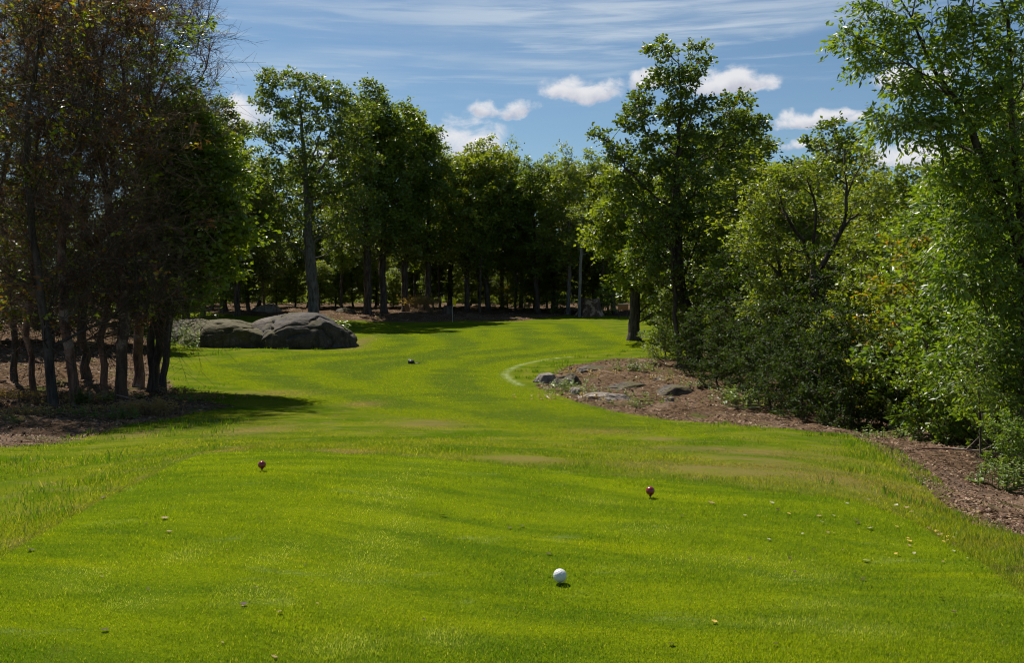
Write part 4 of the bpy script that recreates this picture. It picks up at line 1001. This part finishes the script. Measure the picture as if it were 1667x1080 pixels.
def rock(seed, px, py, d, wx, wy, h, mat, label, group=None, rz=0.0, sink=0.25, sq=2.6, skew=0.0, name='rock', nz_amp=0.16, facets=22, cut=(.72, .95)):
    r = R(seed); nu, nv = 140, 70
    th = np.linspace(0, 2 * np.pi, nu, endpoint=False); ph = np.linspace(-0.45, np.pi / 2, nv)
    TH, PH = np.meshgrid(th, ph)
    se = lambda v, e: np.sign(v) * np.abs(v) ** (2 / e)
    x = se(np.cos(PH), sq) * se(np.cos(TH), sq); y = se(np.cos(PH), sq) * se(np.sin(TH), sq); z = se(np.sin(PH), sq)
    P = np.column_stack([x.ravel(), y.ravel(), z.ravel()])
    nz_ = (vnoise(P + 7, 1.3, seed, 4) - 0.5) * nz_amp + (vnoise(P + 3, 4.5, seed + 3, 3) - 0.5) * 0.05 + (vnoise(P + 9, 11.0, seed + 5, 3) - 0.5) * 0.035
    ridg = np.abs(vnoise(P + 11, 2.2, seed + 9, 2) - 0.5); nz_ -= 0.075 * np.clip(0.035 - ridg, 0, 1) / 0.035
    for k in range(int(facets)):
        nn_ = unit(r.normal(0, 1, 3) * np.array([1, 1, .9])); nn_[2] = abs(nn_[2]) * (1 if k % 3 else .3); nn_ = unit(nn_)
        t = P @ nn_ - r.uniform(*cut); P = P - np.maximum(t, 0)[:, None] * nn_ * .88
    P = P * (1 + nz_)[:, None]
    P[:, 2] += skew * P[:, 0]
    P = P * np.array([wx / 2, wy / 2, h])
    i = np.arange(nu * nv).reshape(nv, nu); j = np.roll(i, -1, 1)
    f = np.stack([i[:-1], j[:-1], j[1:], i[1:]], -1).reshape(-1, 4)
    me = np_mesh(name, P, f, True)
    a, _ = ray(px, 500); x0, y0 = a * d, d + wy * 0.25
    o = link_mesh(name, me, M[mat]); o.location = (x0, y0, gz(x0, y0) - h * sink); o.rotation_euler = (0, 0, rz)
    tag(o, label, 'rock', group); return o
rock(71, 494, 540, 55.5, 6.1, 5.0, 2.15, 'rock', 'large rounded grey granite boulder beside the fairway on the left', rz=0.05, sink=0.08, sq=2.8, name='boulder', skew=-.10, nz_amp=.16, facets=12, cut=(.90, 1.06))
rock(72, 365, 545, 55.8, 6.8, 4.6, 1.72, 'rock_moss', 'brown mossy boulder joined to the left side of the large grey boulder', rz=-0.1, sink=0.08, sq=2.8, name='boulder', skew=.02, facets=12, cut=(.88, 1.05))
rock(73, 305, 545, 58.5, 5.2, 4.4, 1.55, 'rock_mid', 'low grey rock at the left end behind the mossy boulder', sink=0.1, name='boulder', facets=12, cut=(.86, 1.05))
rock(74, 440, 545, 57.0, 4.6, 4.4, 1.95, 'rock_mid', 'sloping brown rock slab between the mossy and the grey boulder', sink=0.1, name='boulder', skew=.2, facets=10, cut=(.88, 1.05))
GR = 'rocks exposed in the bare patch right of the fairway'
rock(75, 889, 622, 36, 1.25, 1.0, 0.62, 'rock_pale', 'pale smooth rock at the left tip of the bare patch', GR, sink=0.42, nz_amp=.3, sq=2.2)
rock(76, 925, 622, 35.5, 1.5, 1.2, 0.78, 'rock_mid', 'dark shadowed rock right beside the pale rock', GR, sink=0.42, nz_amp=.3, sq=2.2, rz=.4)
rock(77, 985, 650, 29, 2.2, 1.3, 0.34, 'rock_pale', 'flat pale slab near the lower edge of the bare patch', GR, sink=0.42, nz_amp=.3, sq=2.2)
rock(78, 940, 645, 31, 0.9, 0.8, 0.36, 'rock_pale', 'small pale stone just below the dark shadowed rock', GR, sink=0.42, nz_amp=.3, sq=2.2)
rock(79, 1030, 632, 33, 2.6, 1.4, 0.34, 'rock_mid', 'low weathered slab in the middle of the bare patch', GR, sink=0.42, nz_amp=.3, sq=2.2, rz=.2)
rock(80, 1105, 640, 31.5, 1.9, 1.2, 0.36, 'rock_mid', 'dark grey rock at the right end of the bare patch', GR, sink=0.42, nz_amp=.3, sq=2.2, rz=-.2)
rock(81, 975, 603, 40, 2.4, 1.5, 0.45, 'rock_mid', 'brownish low rock at the top of the bare patch', GR, sink=0.42, nz_amp=.3, sq=2.2)
rock(82, 1085, 622, 36, 1.0, 0.9, 0.26, 'rock_mid', 'small rock near the bushes in the bare patch', GR, sink=0.42, nz_amp=.3, sq=2.2)
rs = R(12)
for i in range(9):
    px, py = rs.uniform(930, 1170), 0; d = rs.uniform(27, 40)
    if not (sdf(np.array([[ray(px, 500)[0] * d, d]]), DIRT_R)[0] > .4): continue
    w_ = rs.uniform(.15, .35); rock(100 + i, px, 640, d, w_, w_ * .8, w_ * .45, ('rock_mid', 'rock_mid', 'rock_pale')[i % 3], 'one of the small loose stones scattered over the bare patch', 'small loose stones in the bare patch', sink=.2, nz_amp=.7, name='stone')
rock(83, 560, 503, 95, 2.2, 1.8, 0.5, 'rock_mid', 'pale low stone behind the large boulder under the trees', sink=0.2)
rock(84, 430, 505, 92, 4.2, 2.5, 1.0, 'rock_pale', 'pale sunlit rock in the wood behind the boulders', sink=0.2)

# ------------------------------------------------------------------ small things
def mat_simple(name, col, rough=0.5, spec=0.5, coat=0.0, noise=0.0, nscale=20):
    m, T, out = mat_new(name)
    b = T.n('ShaderNodeBsdfPrincipled')
    if noise:
        tc = T.n('ShaderNodeTexCoord').outputs['Object']
        T.put(b.inputs['Base Color'], T.mix(T.ss(T.noise(tc, nscale, 5, .6), .35, .65), tuple(c * (1 - noise) for c in col), col))
    else: b.inputs['Base Color'].default_value = (*col, 1)
    b.inputs['Roughness'].default_value = rough; b.inputs['Specular IOR Level'].default_value = spec; b.inputs['Coat Weight'].default_value = coat
    T.t.links.new(b.outputs[0], out.inputs[0]); return m
M['ball'] = mat_simple('ball white', (0.62, 0.62, 0.60), 0.35, 0.5, noise=.06)
M['red'] = mat_simple('red gloss', (0.22, 0.006, 0.012), 0.16, 0.6, 0.6, noise=.2)
M['dark'] = mat_simple('dark metal', (0.03, 0.03, 0.03), 0.45)
M['wood'] = mat_simple('peg wood', (0.5, 0.38, 0.22), 0.7)
mf, Tf, of = mat_new('flag yellow cloth'); leafish(Tf, of, (0.75, 0.68, 0.02, 1), 0.5, 0.7, 0.1); M['yellow'] = mf
M['white'] = mat_simple('pole white', (0.55, 0.53, 0.45), 0.5)
M['black'] = mat_simple('black lump', (0.02, 0.018, 0.016), 0.5, noise=.4)
M['glint'] = mat_simple('pale scrap', (0.7, 0.7, 0.62), 0.3)  # highlight modelled on the black lump; also the white edge of the board
M['orange'] = mat_simple('orange board', (0.42, 0.17, 0.05), 0.7, noise=.25)
def lathe(name, prof, mat, parent=None, seg=32):
    """profile list (radius, z) bottom to top"""
    prof = np.array(prof); n = len(prof); th = np.arange(seg) / seg * 2 * np.pi
    V = np.stack([prof[:, None, 0] * np.cos(th), prof[:, None, 0] * np.sin(th), np.repeat(prof[:, 1:2], seg, 1)], -1).reshape(-1, 3)
    i = np.arange(n * seg).reshape(n, seg); j = np.roll(i, -1, 1)
    f = np.stack([i[:-1], j[:-1], j[1:], i[1:]], -1).reshape(-1, 4)
    return link_mesh(name, np_mesh(name, V, f, True), M[mat], parent)
# white ball on a peg
bx, by = hit(911, 951); bz = gz(bx, by); rb = 22.5 / 2 * by / F
root = empty('golf_ball', (bx, by, bz)); tag(root, 'white dimpled ball resting on a low peg in the foreground grass', 'ball')
n = 22000; k = np.arange(112) + .5; phi = np.arccos(1 - 2 * k / 112); th = np.pi * (1 + 5 ** .5) * k
dim = np.column_stack([np.cos(th) * np.sin(phi), np.sin(th) * np.sin(phi), np.cos(phi)])
nu, nv = 120, 80
u = np.linspace(0, 2 * np.pi, nu, endpoint=False); v = np.linspace(0.02, np.pi - 0.02, nv); U, Vv = np.meshgrid(u, v)
S = np.column_stack([(np.cos(U) * np.sin(Vv)).ravel(), (np.sin(U) * np.sin(Vv)).ravel(), -np.cos(Vv).ravel()])
dd = np.arccos(np.clip((S @ dim.T).max(1), -1, 1)); S = S * (rb * (1 - 0.030 * np.clip(1 - (dd / 0.135) ** 2, 0, 1)))[:, None]
i = np.arange(nu * nv).reshape(nv, nu); j = np.roll(i, -1, 1)
f = np.stack([i[:-1], j[:-1], j[1:], i[1:]], -1).reshape(-1, 4)
o = link_mesh('ball', np_mesh('ball', S, [f, i[0][::-1][None], i[-1][None]], True), M['ball'], root); o.location = (0, 0, rb + 0.008)
lathe('peg', [(0.002, -.03), (0.0025, 0), (0.006, 0.008), (0.008, 0.011)], 'wood', root, 16)
# red tee markers
mk = None
for (px, py, lab) in ((1058, 811, 'glossy dark red ball marker on the right of the tee, nearer to the white ball'), (426, 767, 'glossy dark red ball marker on the left of the tee, farther from the white ball')):
    x, y = hit(px, py); z = gz(x, y); r = 13.2 / 2 * 7.2 / F
    if mk is None:
        mk = empty('tee_marker', (x, y, z))
        a = np.linspace(-math.pi / 2 + .42, math.pi / 2 - 0.01, 26); zc = r * 1.62
        prof = [(0.005, zc - r * 1.30), (0.009, zc - r * 1.15)] + [(r * math.cos(t), zc + r * math.sin(t)) for t in a]
        lathe('ball', prof, 'red', mk); lathe('spike', [(0.001, -.06), (0.004, 0), (0.004, zc - r)], 'dark', mk, 12); o = mk
    else:
        o = copy_tree(mk); o.location = (x, y, z)
    tag(o, lab, 'tee marker', 'red tee markers')
# flagstick on the green
fx, fy = hit(736, 524.5); fz = gz(fx, fy)
fl = empty('flagstick', (fx, fy, fz)); tag(fl, 'thin flagstick with a small yellow flag at the back of the green', 'flag')
lathe('pole', [(0.014, -.1), (0.013, 1.0), (0.011, 2.3)], 'white', fl, 10)
us = np.linspace(0, 1, 9); vs = np.linspace(0, 1, 9); U, Vv = np.meshgrid(us, vs)
fp = np.column_stack([(0.02 + 0.34 * U * (0.75 + .25 * (1 - Vv))).ravel(), (0.08 * np.sin(U * 7 + Vv * 2)).ravel(), (2.28 - 0.62 * Vv - 0.30 * U ** 1.3).ravel()])
q = np.arange(81).reshape(9, 9); f = np.stack([q[:-1, :-1], q[:-1, 1:], q[1:, 1:], q[1:, :-1]], -1).reshape(-1, 4)
fo = link_mesh('flag_cloth', np_mesh('flag_cloth', fp, f, True), M['yellow'], fl); sol = fo.modifiers.new('thick', 'SOLIDIFY'); sol.thickness = 0.004
# dark lump on the fairway
x, y = hit(669, 592); root = empty('dark_lump', (x, y, gz(x, y))); tag(root, 'small black lump with a pale scrap on it, alone in the middle of the fairway', 'debris')
def blob(name, rx, ry, rz, seed, mat, parent, loc=(0, 0, 0)):
    th = np.linspace(0, 2 * np.pi, 28, endpoint=False); ph = np.linspace(-1.5, 1.5, 16); TH, PH = np.meshgrid(th, ph)
    P = np.column_stack([(np.cos(PH) * np.cos(TH)).ravel(), (np.cos(PH) * np.sin(TH)).ravel(), np.sin(PH).ravel()])
    P = P * (1 + (vnoise(P + 5, 1.8, seed, 3) - .5) * .7)[:, None] * np.array([rx, ry, rz])
    i = np.arange(28 * 16).reshape(16, 28); j = np.roll(i, -1, 1)
    o = link_mesh(name, np_mesh(name, P, np.stack([i[:-1], j[:-1], j[1:], i[1:]], -1).reshape(-1, 4), True), M[mat], parent); o.location = loc; return o
blob('lump', .17, .15, .13, 4, 'black', root, (0, 0, .07)); blob('tail', .16, .04, .03, 5, 'black', root, (.26, 0, .02)); blob('pale_scrap', .06, .05, .03, 6, 'glint', root, (-.10, -.02, .19))  # pale blob models a highlight, flat black blob the lump's cast shadow

def stump(px, py, d, r, h, mat, label, seed, name='tree_stump'):
    rg = R(seed); a, _ = ray(px, 500); x, y = a * d, d; seg = 40; th = np.arange(seg) / seg * 2 * np.pi
    lob = 1 + 0.10 * np.sin(th * 5 + seed) + 0.05 * np.sin(th * 11)
    rings = []
    for t in np.linspace(0, 1, 9):
        rr = r * (1 + 0.55 * (1 - t) ** 2.5) * (1 + (lob - 1) * (1.6 - t)); z = -.15 + (h + .15) * t + (0.10 * h * np.sin(th * 3 + 1) + rg.normal(0, .02 * h, seg)) * t
        rings.append(np.column_stack([rr * np.cos(th), rr * np.sin(th), z * np.ones(seg)]))
    V = np.vstack(rings + [[[0, 0, h * .93]]]); i = np.arange(9 * seg).reshape(9, seg); j = np.roll(i, -1, 1)
    f = np.stack([i[:-1], j[:-1], j[1:], i[1:]], -1).reshape(-1, 4); cap = np.stack([i[-1], j[-1], np.full(seg, 9 * seg)], -1)
    o = link_mesh(name, np_mesh(name, V, [f, cap], True), M[mat]); o.location = (x, y, gz(x, y)); tag(o, label, 'stump'); return o
stump(728, 520, 90, .42, .95, 'bark', 'small dark tree stump on the bare earth behind the flag', 3)
stump(960, 515, 94, .95, 1.7, 'bark_peel', 'broad weathered reddish stump at the wood edge behind the green', 6)
# pale post-like trunk
def pale_trunk():
    d = 93.0; base = on_ground(943, d); Lc = lambda px, py, dy=0: local(base, px, py, d, dy); B = lambda *a, **k: LB(base, d, *a, **k)
    w, l = grow(R(91), [[(0, 0, 0), Lc(943, 480), Lc(944, 440), Lc(946, 380), Lc(948, 340)]], [B(946, 350, 26, 24, 10), B(950, 390, 26, 20, 10)], 0.15, 1.0, leaf=0.2, leaf_w=.7, twigs=6, per=12, twig_len=.8, flare=1.1)
    tree('birch_tree', base, w, l, 'bark_pale', 'leaf_light', 'slender birch with a pale straight trunk left of the reddish stump', 'trees behind the green')
pale_trunk()
# small orange board on posts
ax, ay, az = on_ground(1014, 90); bd = empty('notice_board', (ax, ay, az)); tag(bd, 'small faded orange board on two short posts at the wood edge near the thick trunk', 'sign')
def boxmesh(name, sx, sy, sz, mat, parent, loc, bev=0.02):
    import bmesh
    bm = bmesh.new(); bmesh.ops.create_cube(bm, size=1.0)
    for v in bm.verts: v.co = Vector((v.co.x * sx, v.co.y * sy, v.co.z * sz))
    bmesh.ops.bevel(bm, geom=bm.edges[:], offset=bev, segments=2, affect='EDGES')
    me = bpy.data.meshes.new(name); bm.to_mesh(me); bm.free(); o = link_mesh(name, me, M[mat], parent); o.location = loc; return o
boxmesh('board', 1.0, .06, .55, 'orange', bd, (0, 0, 1.1)); boxmesh('post', .09, .09, 1.4, 'bark', bd, (-.42, .09, .6)); boxmesh('post', .09, .09, 1.4, 'bark', bd, (.42, .09, .6)); boxmesh('board_edge', 1.06, .08, .08, 'glint', bd, (0, -.01, 1.42))

# weeds by the rocks and dry grass clump
def weed(name, px, py, d, H, n, mat, label, lw=.25, spread=.5, ls=.09, seed=1, cat='plant', group=None, dry=False):
    r = R(seed); a, _ = ray(px, 500); x0, y0 = a * d, d; root = empty(name, (x0, y0, gz(x0, y0)))
    W = Acc(); V = []
    for k in range(n):
        p = np.array([r.normal(0, spread), r.normal(0, spread * .6), -.03]); W.add(*tubes(np.array([[0, 0, -.12]]), p[None], np.array([.006]), np.array([.006]), 3)); h = H * r.uniform(.6, 1.1); ln = r.normal(0, .14 if not dry else .35, 2) * h
        tip = p + np.array([ln[0], ln[1], h]); mid = (p + tip) / 2 + np.array([-ln[0] * .2, -ln[1] * .2, h * .05])
        W.add(*tubes(np.array([p, mid]), np.array([mid, tip]), np.array([.008, .006]), np.array([.006, .002]), 3))
        m_ = int(h / ls * 3.0) if not dry else 6
        t = r.uniform(.12 if not dry else .6, 1, m_); c = p + (tip - p) * t[:, None]; an = r.uniform(0, 6.28, m_)
        dr = unit(np.column_stack([np.cos(an), np.sin(an), r.uniform(.0, .8, m_)])); sd_ = unit(np.cross(dr, [0, 0, 1.])); L = (ls * r.uniform(.7, 1.4, m_) * (1.3 - .7 * t))[:, None]
        V.append(np.stack([c, c + dr * L * .5 + sd_ * L * lw, c + dr * L - np.array([0, 0, .3]) * L, c + dr * L * .5 - sd_ * L * lw], 1))
    V = np.vstack(V); i = np.arange(len(V))[:, None] * 4
    link_mesh('stem', W.mesh('stem'), M[mat], root); link_mesh('foliage', np_mesh('foliage', V.reshape(-1, 3), np.concatenate([i + np.array([0, 1, 2]), i + np.array([0, 2, 3])], 1).reshape(-1, 3), False), M[mat], root)
    tag(root, label, cat, group); return root
M['dry'] = mat_plain_leaf('dry grass', (0.22, 0.15, 0.07), (0.36, 0.26, 0.13), 0.35)
M['weed'] = mat_plain_leaf('weed leaves', (0.10, 0.15, 0.03), (0.17, 0.22, 0.06), 0.4)
GW = 'weeds growing beside the left rocks'
weed('tall_weed', 276, 570, 53.5, 1.7, 26, 'weed', 'leafy tall weeds at the left of the mossy rock, left clump', seed=1, group=GW, ls=.13)
weed('tall_weed', 306, 570, 53.0, 1.7, 18, 'weed', 'leafy tall weeds against the left end of the mossy rock', seed=2, spread=.3, group=GW, ls=.13)
weed('fern', 552, 520, 57, 1.0, 12, 'weed', 'small pale green plant growing on top of the right end of the grey boulder', seed=3, spread=.25, ls=.3).location.z += 0.85
weed('dry_grass_clump', 686, 505, 95, 1.7, 240, 'dry', 'rounded clump of tall tan dry grass on the earth left of the stump', seed=4, spread=.75, ls=.3, lw=.08, dry=True)
weed('dry_grass_clump', 240, 680, 20.5, .42, 160, 'dry', 'dry tan grass clump at the foot of the left-hand trunks', seed=5, spread=.28, ls=.12, lw=.06, dry=True)
weed('low_weed', 190, 690, 19.5, .35, 26, 'weed', 'low bright green weed on the dirt left of the dry grass clump', seed=6, spread=.22, ls=.08)
weed('low_weed', 128, 640, 24, .5, 22, 'weed', 'bright leafy sprout at the foot of the sprouting trunk', seed=7, spread=.12, ls=.12)
weed('low_weed', 915, 640, 32.5, .45, 30, 'weed', 'green weed between the pale rock and the grass', seed=8, spread=.35, ls=.12)
weed('low_weed', 1035, 605, 39, .7, 30, 'weed', 'light green weed standing in the upper part of the bare patch', seed=9, spread=.5, ls=.13)
weed('low_weed', 960, 640, 31, .35, 26, 'weed', 'low weed between the dark rock and the flat pale slab', seed=10, spread=.45, ls=.1)
weed('low_weed', 1205, 655, 27.5, .6, 40, 'weed', 'fern-like weed at the shaded right end of the bare patch', seed=12, spread=.6, ls=.14)
weed('low_weed', 1060, 665, 27, .25, 24, 'weed', 'small weed near the lower edge of the bare patch', seed=13, spread=.5, ls=.08)
weed('low_weed', 1640, 780, 12.3, .3, 30, 'weed', 'low weed at the right edge of the dirt strip', seed=14, spread=.22, ls=.08)
weed('low_weed', 1440, 735, 17.5, .3, 30, 'weed', 'weed at the wood edge at the start of the dirt strip', seed=15, spread=.4, ls=.08)
rw = R(19)
for i in range(14):
    px = rw.uniform(925, 1150); d = rw.uniform(28, 42)
    if sdf(np.array([[ray(px, 500)[0] * d, d]]), DIRT_R)[0] < .2: continue
    weed('low_weed', px, 640, d, rw.uniform(.15, .4), int(rw.integers(14, 30)), ('weed', 'dry')[i % 2], 'one of the scrappy weeds scattered over the bare patch', seed=30 + i, spread=rw.uniform(.3, .8), ls=.1, group='scrappy weeds on the bare patch')
for i, (px, d) in enumerate(((30, 19.5), (110, 20.5), (150, 22.5), (215, 21.8), (285, 24), (60, 25), (10, 24), (180, 26), (330, 25), (290, 27))):
    weed('dry_brush', px, 640, d, rw.uniform(.15, .38), int(rw.integers(30, 60)), ('dry', 'weed', 'dry')[i % 3], 'one of the scrubby clumps among the feet of the left-hand trunks', seed=60 + i, spread=rw.uniform(.25, .6), ls=.13, lw=.1, group='scrubby clumps among the left-hand trunks', dry=i % 3 != 1)
# fallen branches
def branch(px, py, d, L, ang, label, seed):
    r = R(seed); x, y = hit(px, py); z = gz(x, y) + .03; W = Acc(); p = np.array([0., 0, 0.02]); dr = np.array([math.cos(ang), math.sin(ang), .05]); pts = [p]
    for k in range(7): dr = unit(dr + r.normal(0, .12, 3) * np.array([1, 1, .4])); p = p + dr * L / 7; p[2] = max(p[2], .01); pts.append(p)
    pts = np.array(pts); rr = np.linspace(.022, .006, 8) * (L / 1.5); W.add(*tubes(pts[:-1], pts[1:], rr[:-1], rr[1:], 6))
    for k in (2, 3, 4, 5):
        e = pts[k] + unit(unit(pts[k] - pts[k - 1]) + r.normal(0, .6, 3) * np.array([1, 1, .5]) + np.array([0, 0, .3])) * L * .22; W.add(*tubes(pts[k][None], e[None], rr[k:k + 1] * .6, rr[k:k + 1] * .2, 4))
    o = link_mesh('fallen_branch', W.mesh('fallen_branch'), M['bark_red']); o.location = (x, y, z); tag(o, label, 'branch', 'fallen branches')
branch(270, 668, 0, 2.2, 2.6, 'fallen branch at the foot of the left-hand trunks', 1)
branch(1655, 862, 0, .7, .2, 'short fallen stick on the dirt at the right edge', 2)
branch(1500, 735, 0, 1.5, -.1, 'long thin fallen branch lying along the dirt strip', 3)
branch(1090, 605, 0, 2.4, .8, 'dark fallen branch at the foot of the tall oak', 4)
branch(100, 650, 0, 1.4, .6, 'fallen stick between the left-hand trunks', 5)
branch(1040, 655, 0, 1.4, .1, 'fallen branch on the lower part of the bare patch', 6)

# fallen leaves on the tee
M['fl_tan'] = mat_simple('leaf tan', (0.30, 0.20, 0.09), .7, .2, noise=.4, nscale=80); M['fl_yel'] = mat_simple('leaf yellow', (0.55, 0.36, 0.06), .6, .3, noise=.3, nscale=80)
M['fl_dark'] = mat_simple('leaf dark', (0.06, 0.03, 0.02), .7, .2, noise=.4, nscale=80); M['fl_pale'] = mat_simple('leaf pale', (0.33, 0.31, 0.19), .6, .3, noise=.2, nscale=80)
def leaf_mesh(seed):
    r = R(seed); n = 9; t = np.linspace(0, 1, n); w = np.sin(np.pi * t ** .8) ** .8 * (1 + .25 * np.sin(t * 19 + seed)) * .36; curl = r.uniform(.15, .5)
    z0 = curl * (t - .5) ** 2; rows = []
    for k in range(n): rows += [(t[k] - .5, w[k], z0[k] + curl * .5 * w[k]), (t[k] - .5, 0, z0[k]), (t[k] - .5, -w[k], z0[k] + curl * .35 * w[k])]
    f = []
    for k in range(n - 1):
        a = 3 * k; f += [(a, a + 1, a + 4, a + 3), (a + 1, a + 2, a + 5, a + 4)]
    return np_mesh('fallen_leaf', np.array(rows), np.array(f), True)
LM = {}
def fleaf(px, py, size_px, mat, label, seed, group='fallen leaves on the tee'):
    x, y = hit(px, py); z = gz(x, y); k = (seed % 4, mat)
    if k not in LM: me = leaf_mesh(seed % 4); me.materials.append(M[mat]); LM[k] = me
    o = bpy.data.objects.new('fallen_leaf', LM[k]); COL.objects.link(o); s = size_px * y / F
    o.location = (x, y, z + .012); o.scale = (s, s, s); r = random.Random(seed); o.rotation_euler = (r.uniform(-.35, .35), r.uniform(-.3, .3), r.uniform(-.5, .5) + (math.pi if r.random() < .5 else 0))
    tag(o, label, 'leaf', group)
for i, (px, py, s, m_, lab) in enumerate([
 (1410, 916, 13, 'fl_pale', 'curled whitish leaf on the yellow-green streak right of the white ball'), (1162, 1016, 11, 'fl_yel', 'yellow leaf near the bottom of the picture below the white ball'), (1480, 884, 11, 'fl_yel', 'orange-yellow leaf near the right margin of the tee'),
 (1415, 863, 12, 'fl_pale', 'large cream leaf below the scatter of leaves on the right of the tee'), (1251, 881, 8, 'fl_pale', 'small white leaf alone above the pale worn streak'), (1338, 853, 9, 'fl_pale', 'cream leaf left of the two dark leaves'),
 (1333, 843, 10, 'fl_tan', 'tan leaf just above the cream leaf left of the two dark leaves'), (1392, 849, 9, 'fl_dark', 'upper one of two dark brown leaves close together'), (1396, 854, 9, 'fl_dark', 'lower one of two dark brown leaves close together'),
 (1404, 946, 9, 'fl_dark', 'dark brown leaf below the curled whitish leaf'), (1262, 1053, 10, 'fl_dark', 'dark leaf at the bottom edge right of the yellow leaf'), (1092, 1052, 13, 'fl_dark', 'dark curled leaf at the bottom below the white ball'), (1532, 978, 9, 'fl_tan', 'tan leaf at the lower right of the tee'),
 (1552, 1001, 9, 'fl_dark', 'dark leaf at the lower right corner of the tee'), (1293, 935, 8, 'fl_dark', 'dark leaf in the pale worn streak'), (1220, 913, 7, 'fl_dark', 'small dark leaf at the top of the pale worn streak'),
 (1158, 821, 12, 'fl_tan', 'tan leaf standing out right of the right red marker'), (1256, 821, 9, 'fl_pale', 'pale leaf right of the leaf beside the right red marker'), (1523, 868, 9, 'fl_yel', 'upper leaf of the row along the right tee margin'), (1530, 873, 10, 'fl_tan', 'second leaf of the row along the right tee margin'),
 (1540, 877, 10, 'fl_yel', 'brightest leaf of the row along the right tee margin'), (1512, 863, 8, 'fl_tan', 'first faint leaf of the row along the right tee margin'), (1458, 825, 9, 'fl_pale', 'pale leaf at the head of the tee on the right'), (1475, 829, 10, 'fl_tan', 'tan leaf at the head of the tee on the right'),
 (1483, 836, 9, 'fl_tan', 'brown leaf by the dark tuft at the head of the tee'), (1378, 822, 7, 'fl_pale', 'small pale leaf near the head of the tee, right of centre'), (1413, 816, 7, 'fl_pale', 'small pale leaf near the head of the tee above the dark leaves'),
 (893, 904, 9, 'fl_dark', 'small dark leaf just above the white ball'), (894, 940, 6, 'fl_tan', 'tiny tan leaf touching the left of the white ball'), (720, 842, 12, 'fl_tan', 'tan leaf in the middle of the tee'), (849, 859, 7, 'fl_dark', 'dark speck of leaf between the tan leaf and the white ball'),
 (268, 846, 13, 'fl_tan', 'greyish tan leaf on the left part of the tee'), (275, 868, 9, 'fl_tan', 'smaller tan leaf under the greyish tan leaf'), (50, 898, 14, 'fl_dark', 'dark clod-like leaf by the left tee margin'), (168, 812, 9, 'fl_dark', 'dark leaf at the foot of the tall tufts on the left'),
 (170, 1029, 14, 'fl_dark', 'dark leaf at lower left of the picture'), (396, 987, 12, 'fl_dark', 'dark leaf at lower left beside the bright streak'), (455, 1000, 10, 'fl_tan', 'tan leaf right of the dark leaf beside the bright streak'), (1110, 843, 8, 'fl_dark', 'dark small leaf left of the pale worn streak'),
 (446, 1074, 12, 'fl_tan', 'tan leaf cut by the bottom edge')]):
    fleaf(px, py, s, m_, lab, i + 3)
rl = R(5)
for i in range(34):
    px = rl.uniform(1180, 1620); py = 812 + (px - 1180) * 0.17 + abs(rl.normal(0, 34)); fleaf(px, py, rl.uniform(4, 7.5), ('fl_tan', 'fl_pale', 'fl_yel', 'fl_dark')[i % 4], 'one of the tiny leaf flecks sprinkled over the right half of the tee', 100 + i, 'tiny leaf flecks on the right of the tee')
for i in range(16):
    px = rl.uniform(30, 1000); py = rl.uniform(800, 1070); fleaf(px, py, rl.uniform(3.5, 6.5), ('fl_tan', 'fl_dark')[i % 2], 'one of the tiny leaf flecks sprinkled over the left half of the tee', 200 + i, 'tiny leaf flecks on the left of the tee')
print('verts', sum(len(m.vertices) for m in bpy.data.meshes), 'objects', len(bpy.data.objects))
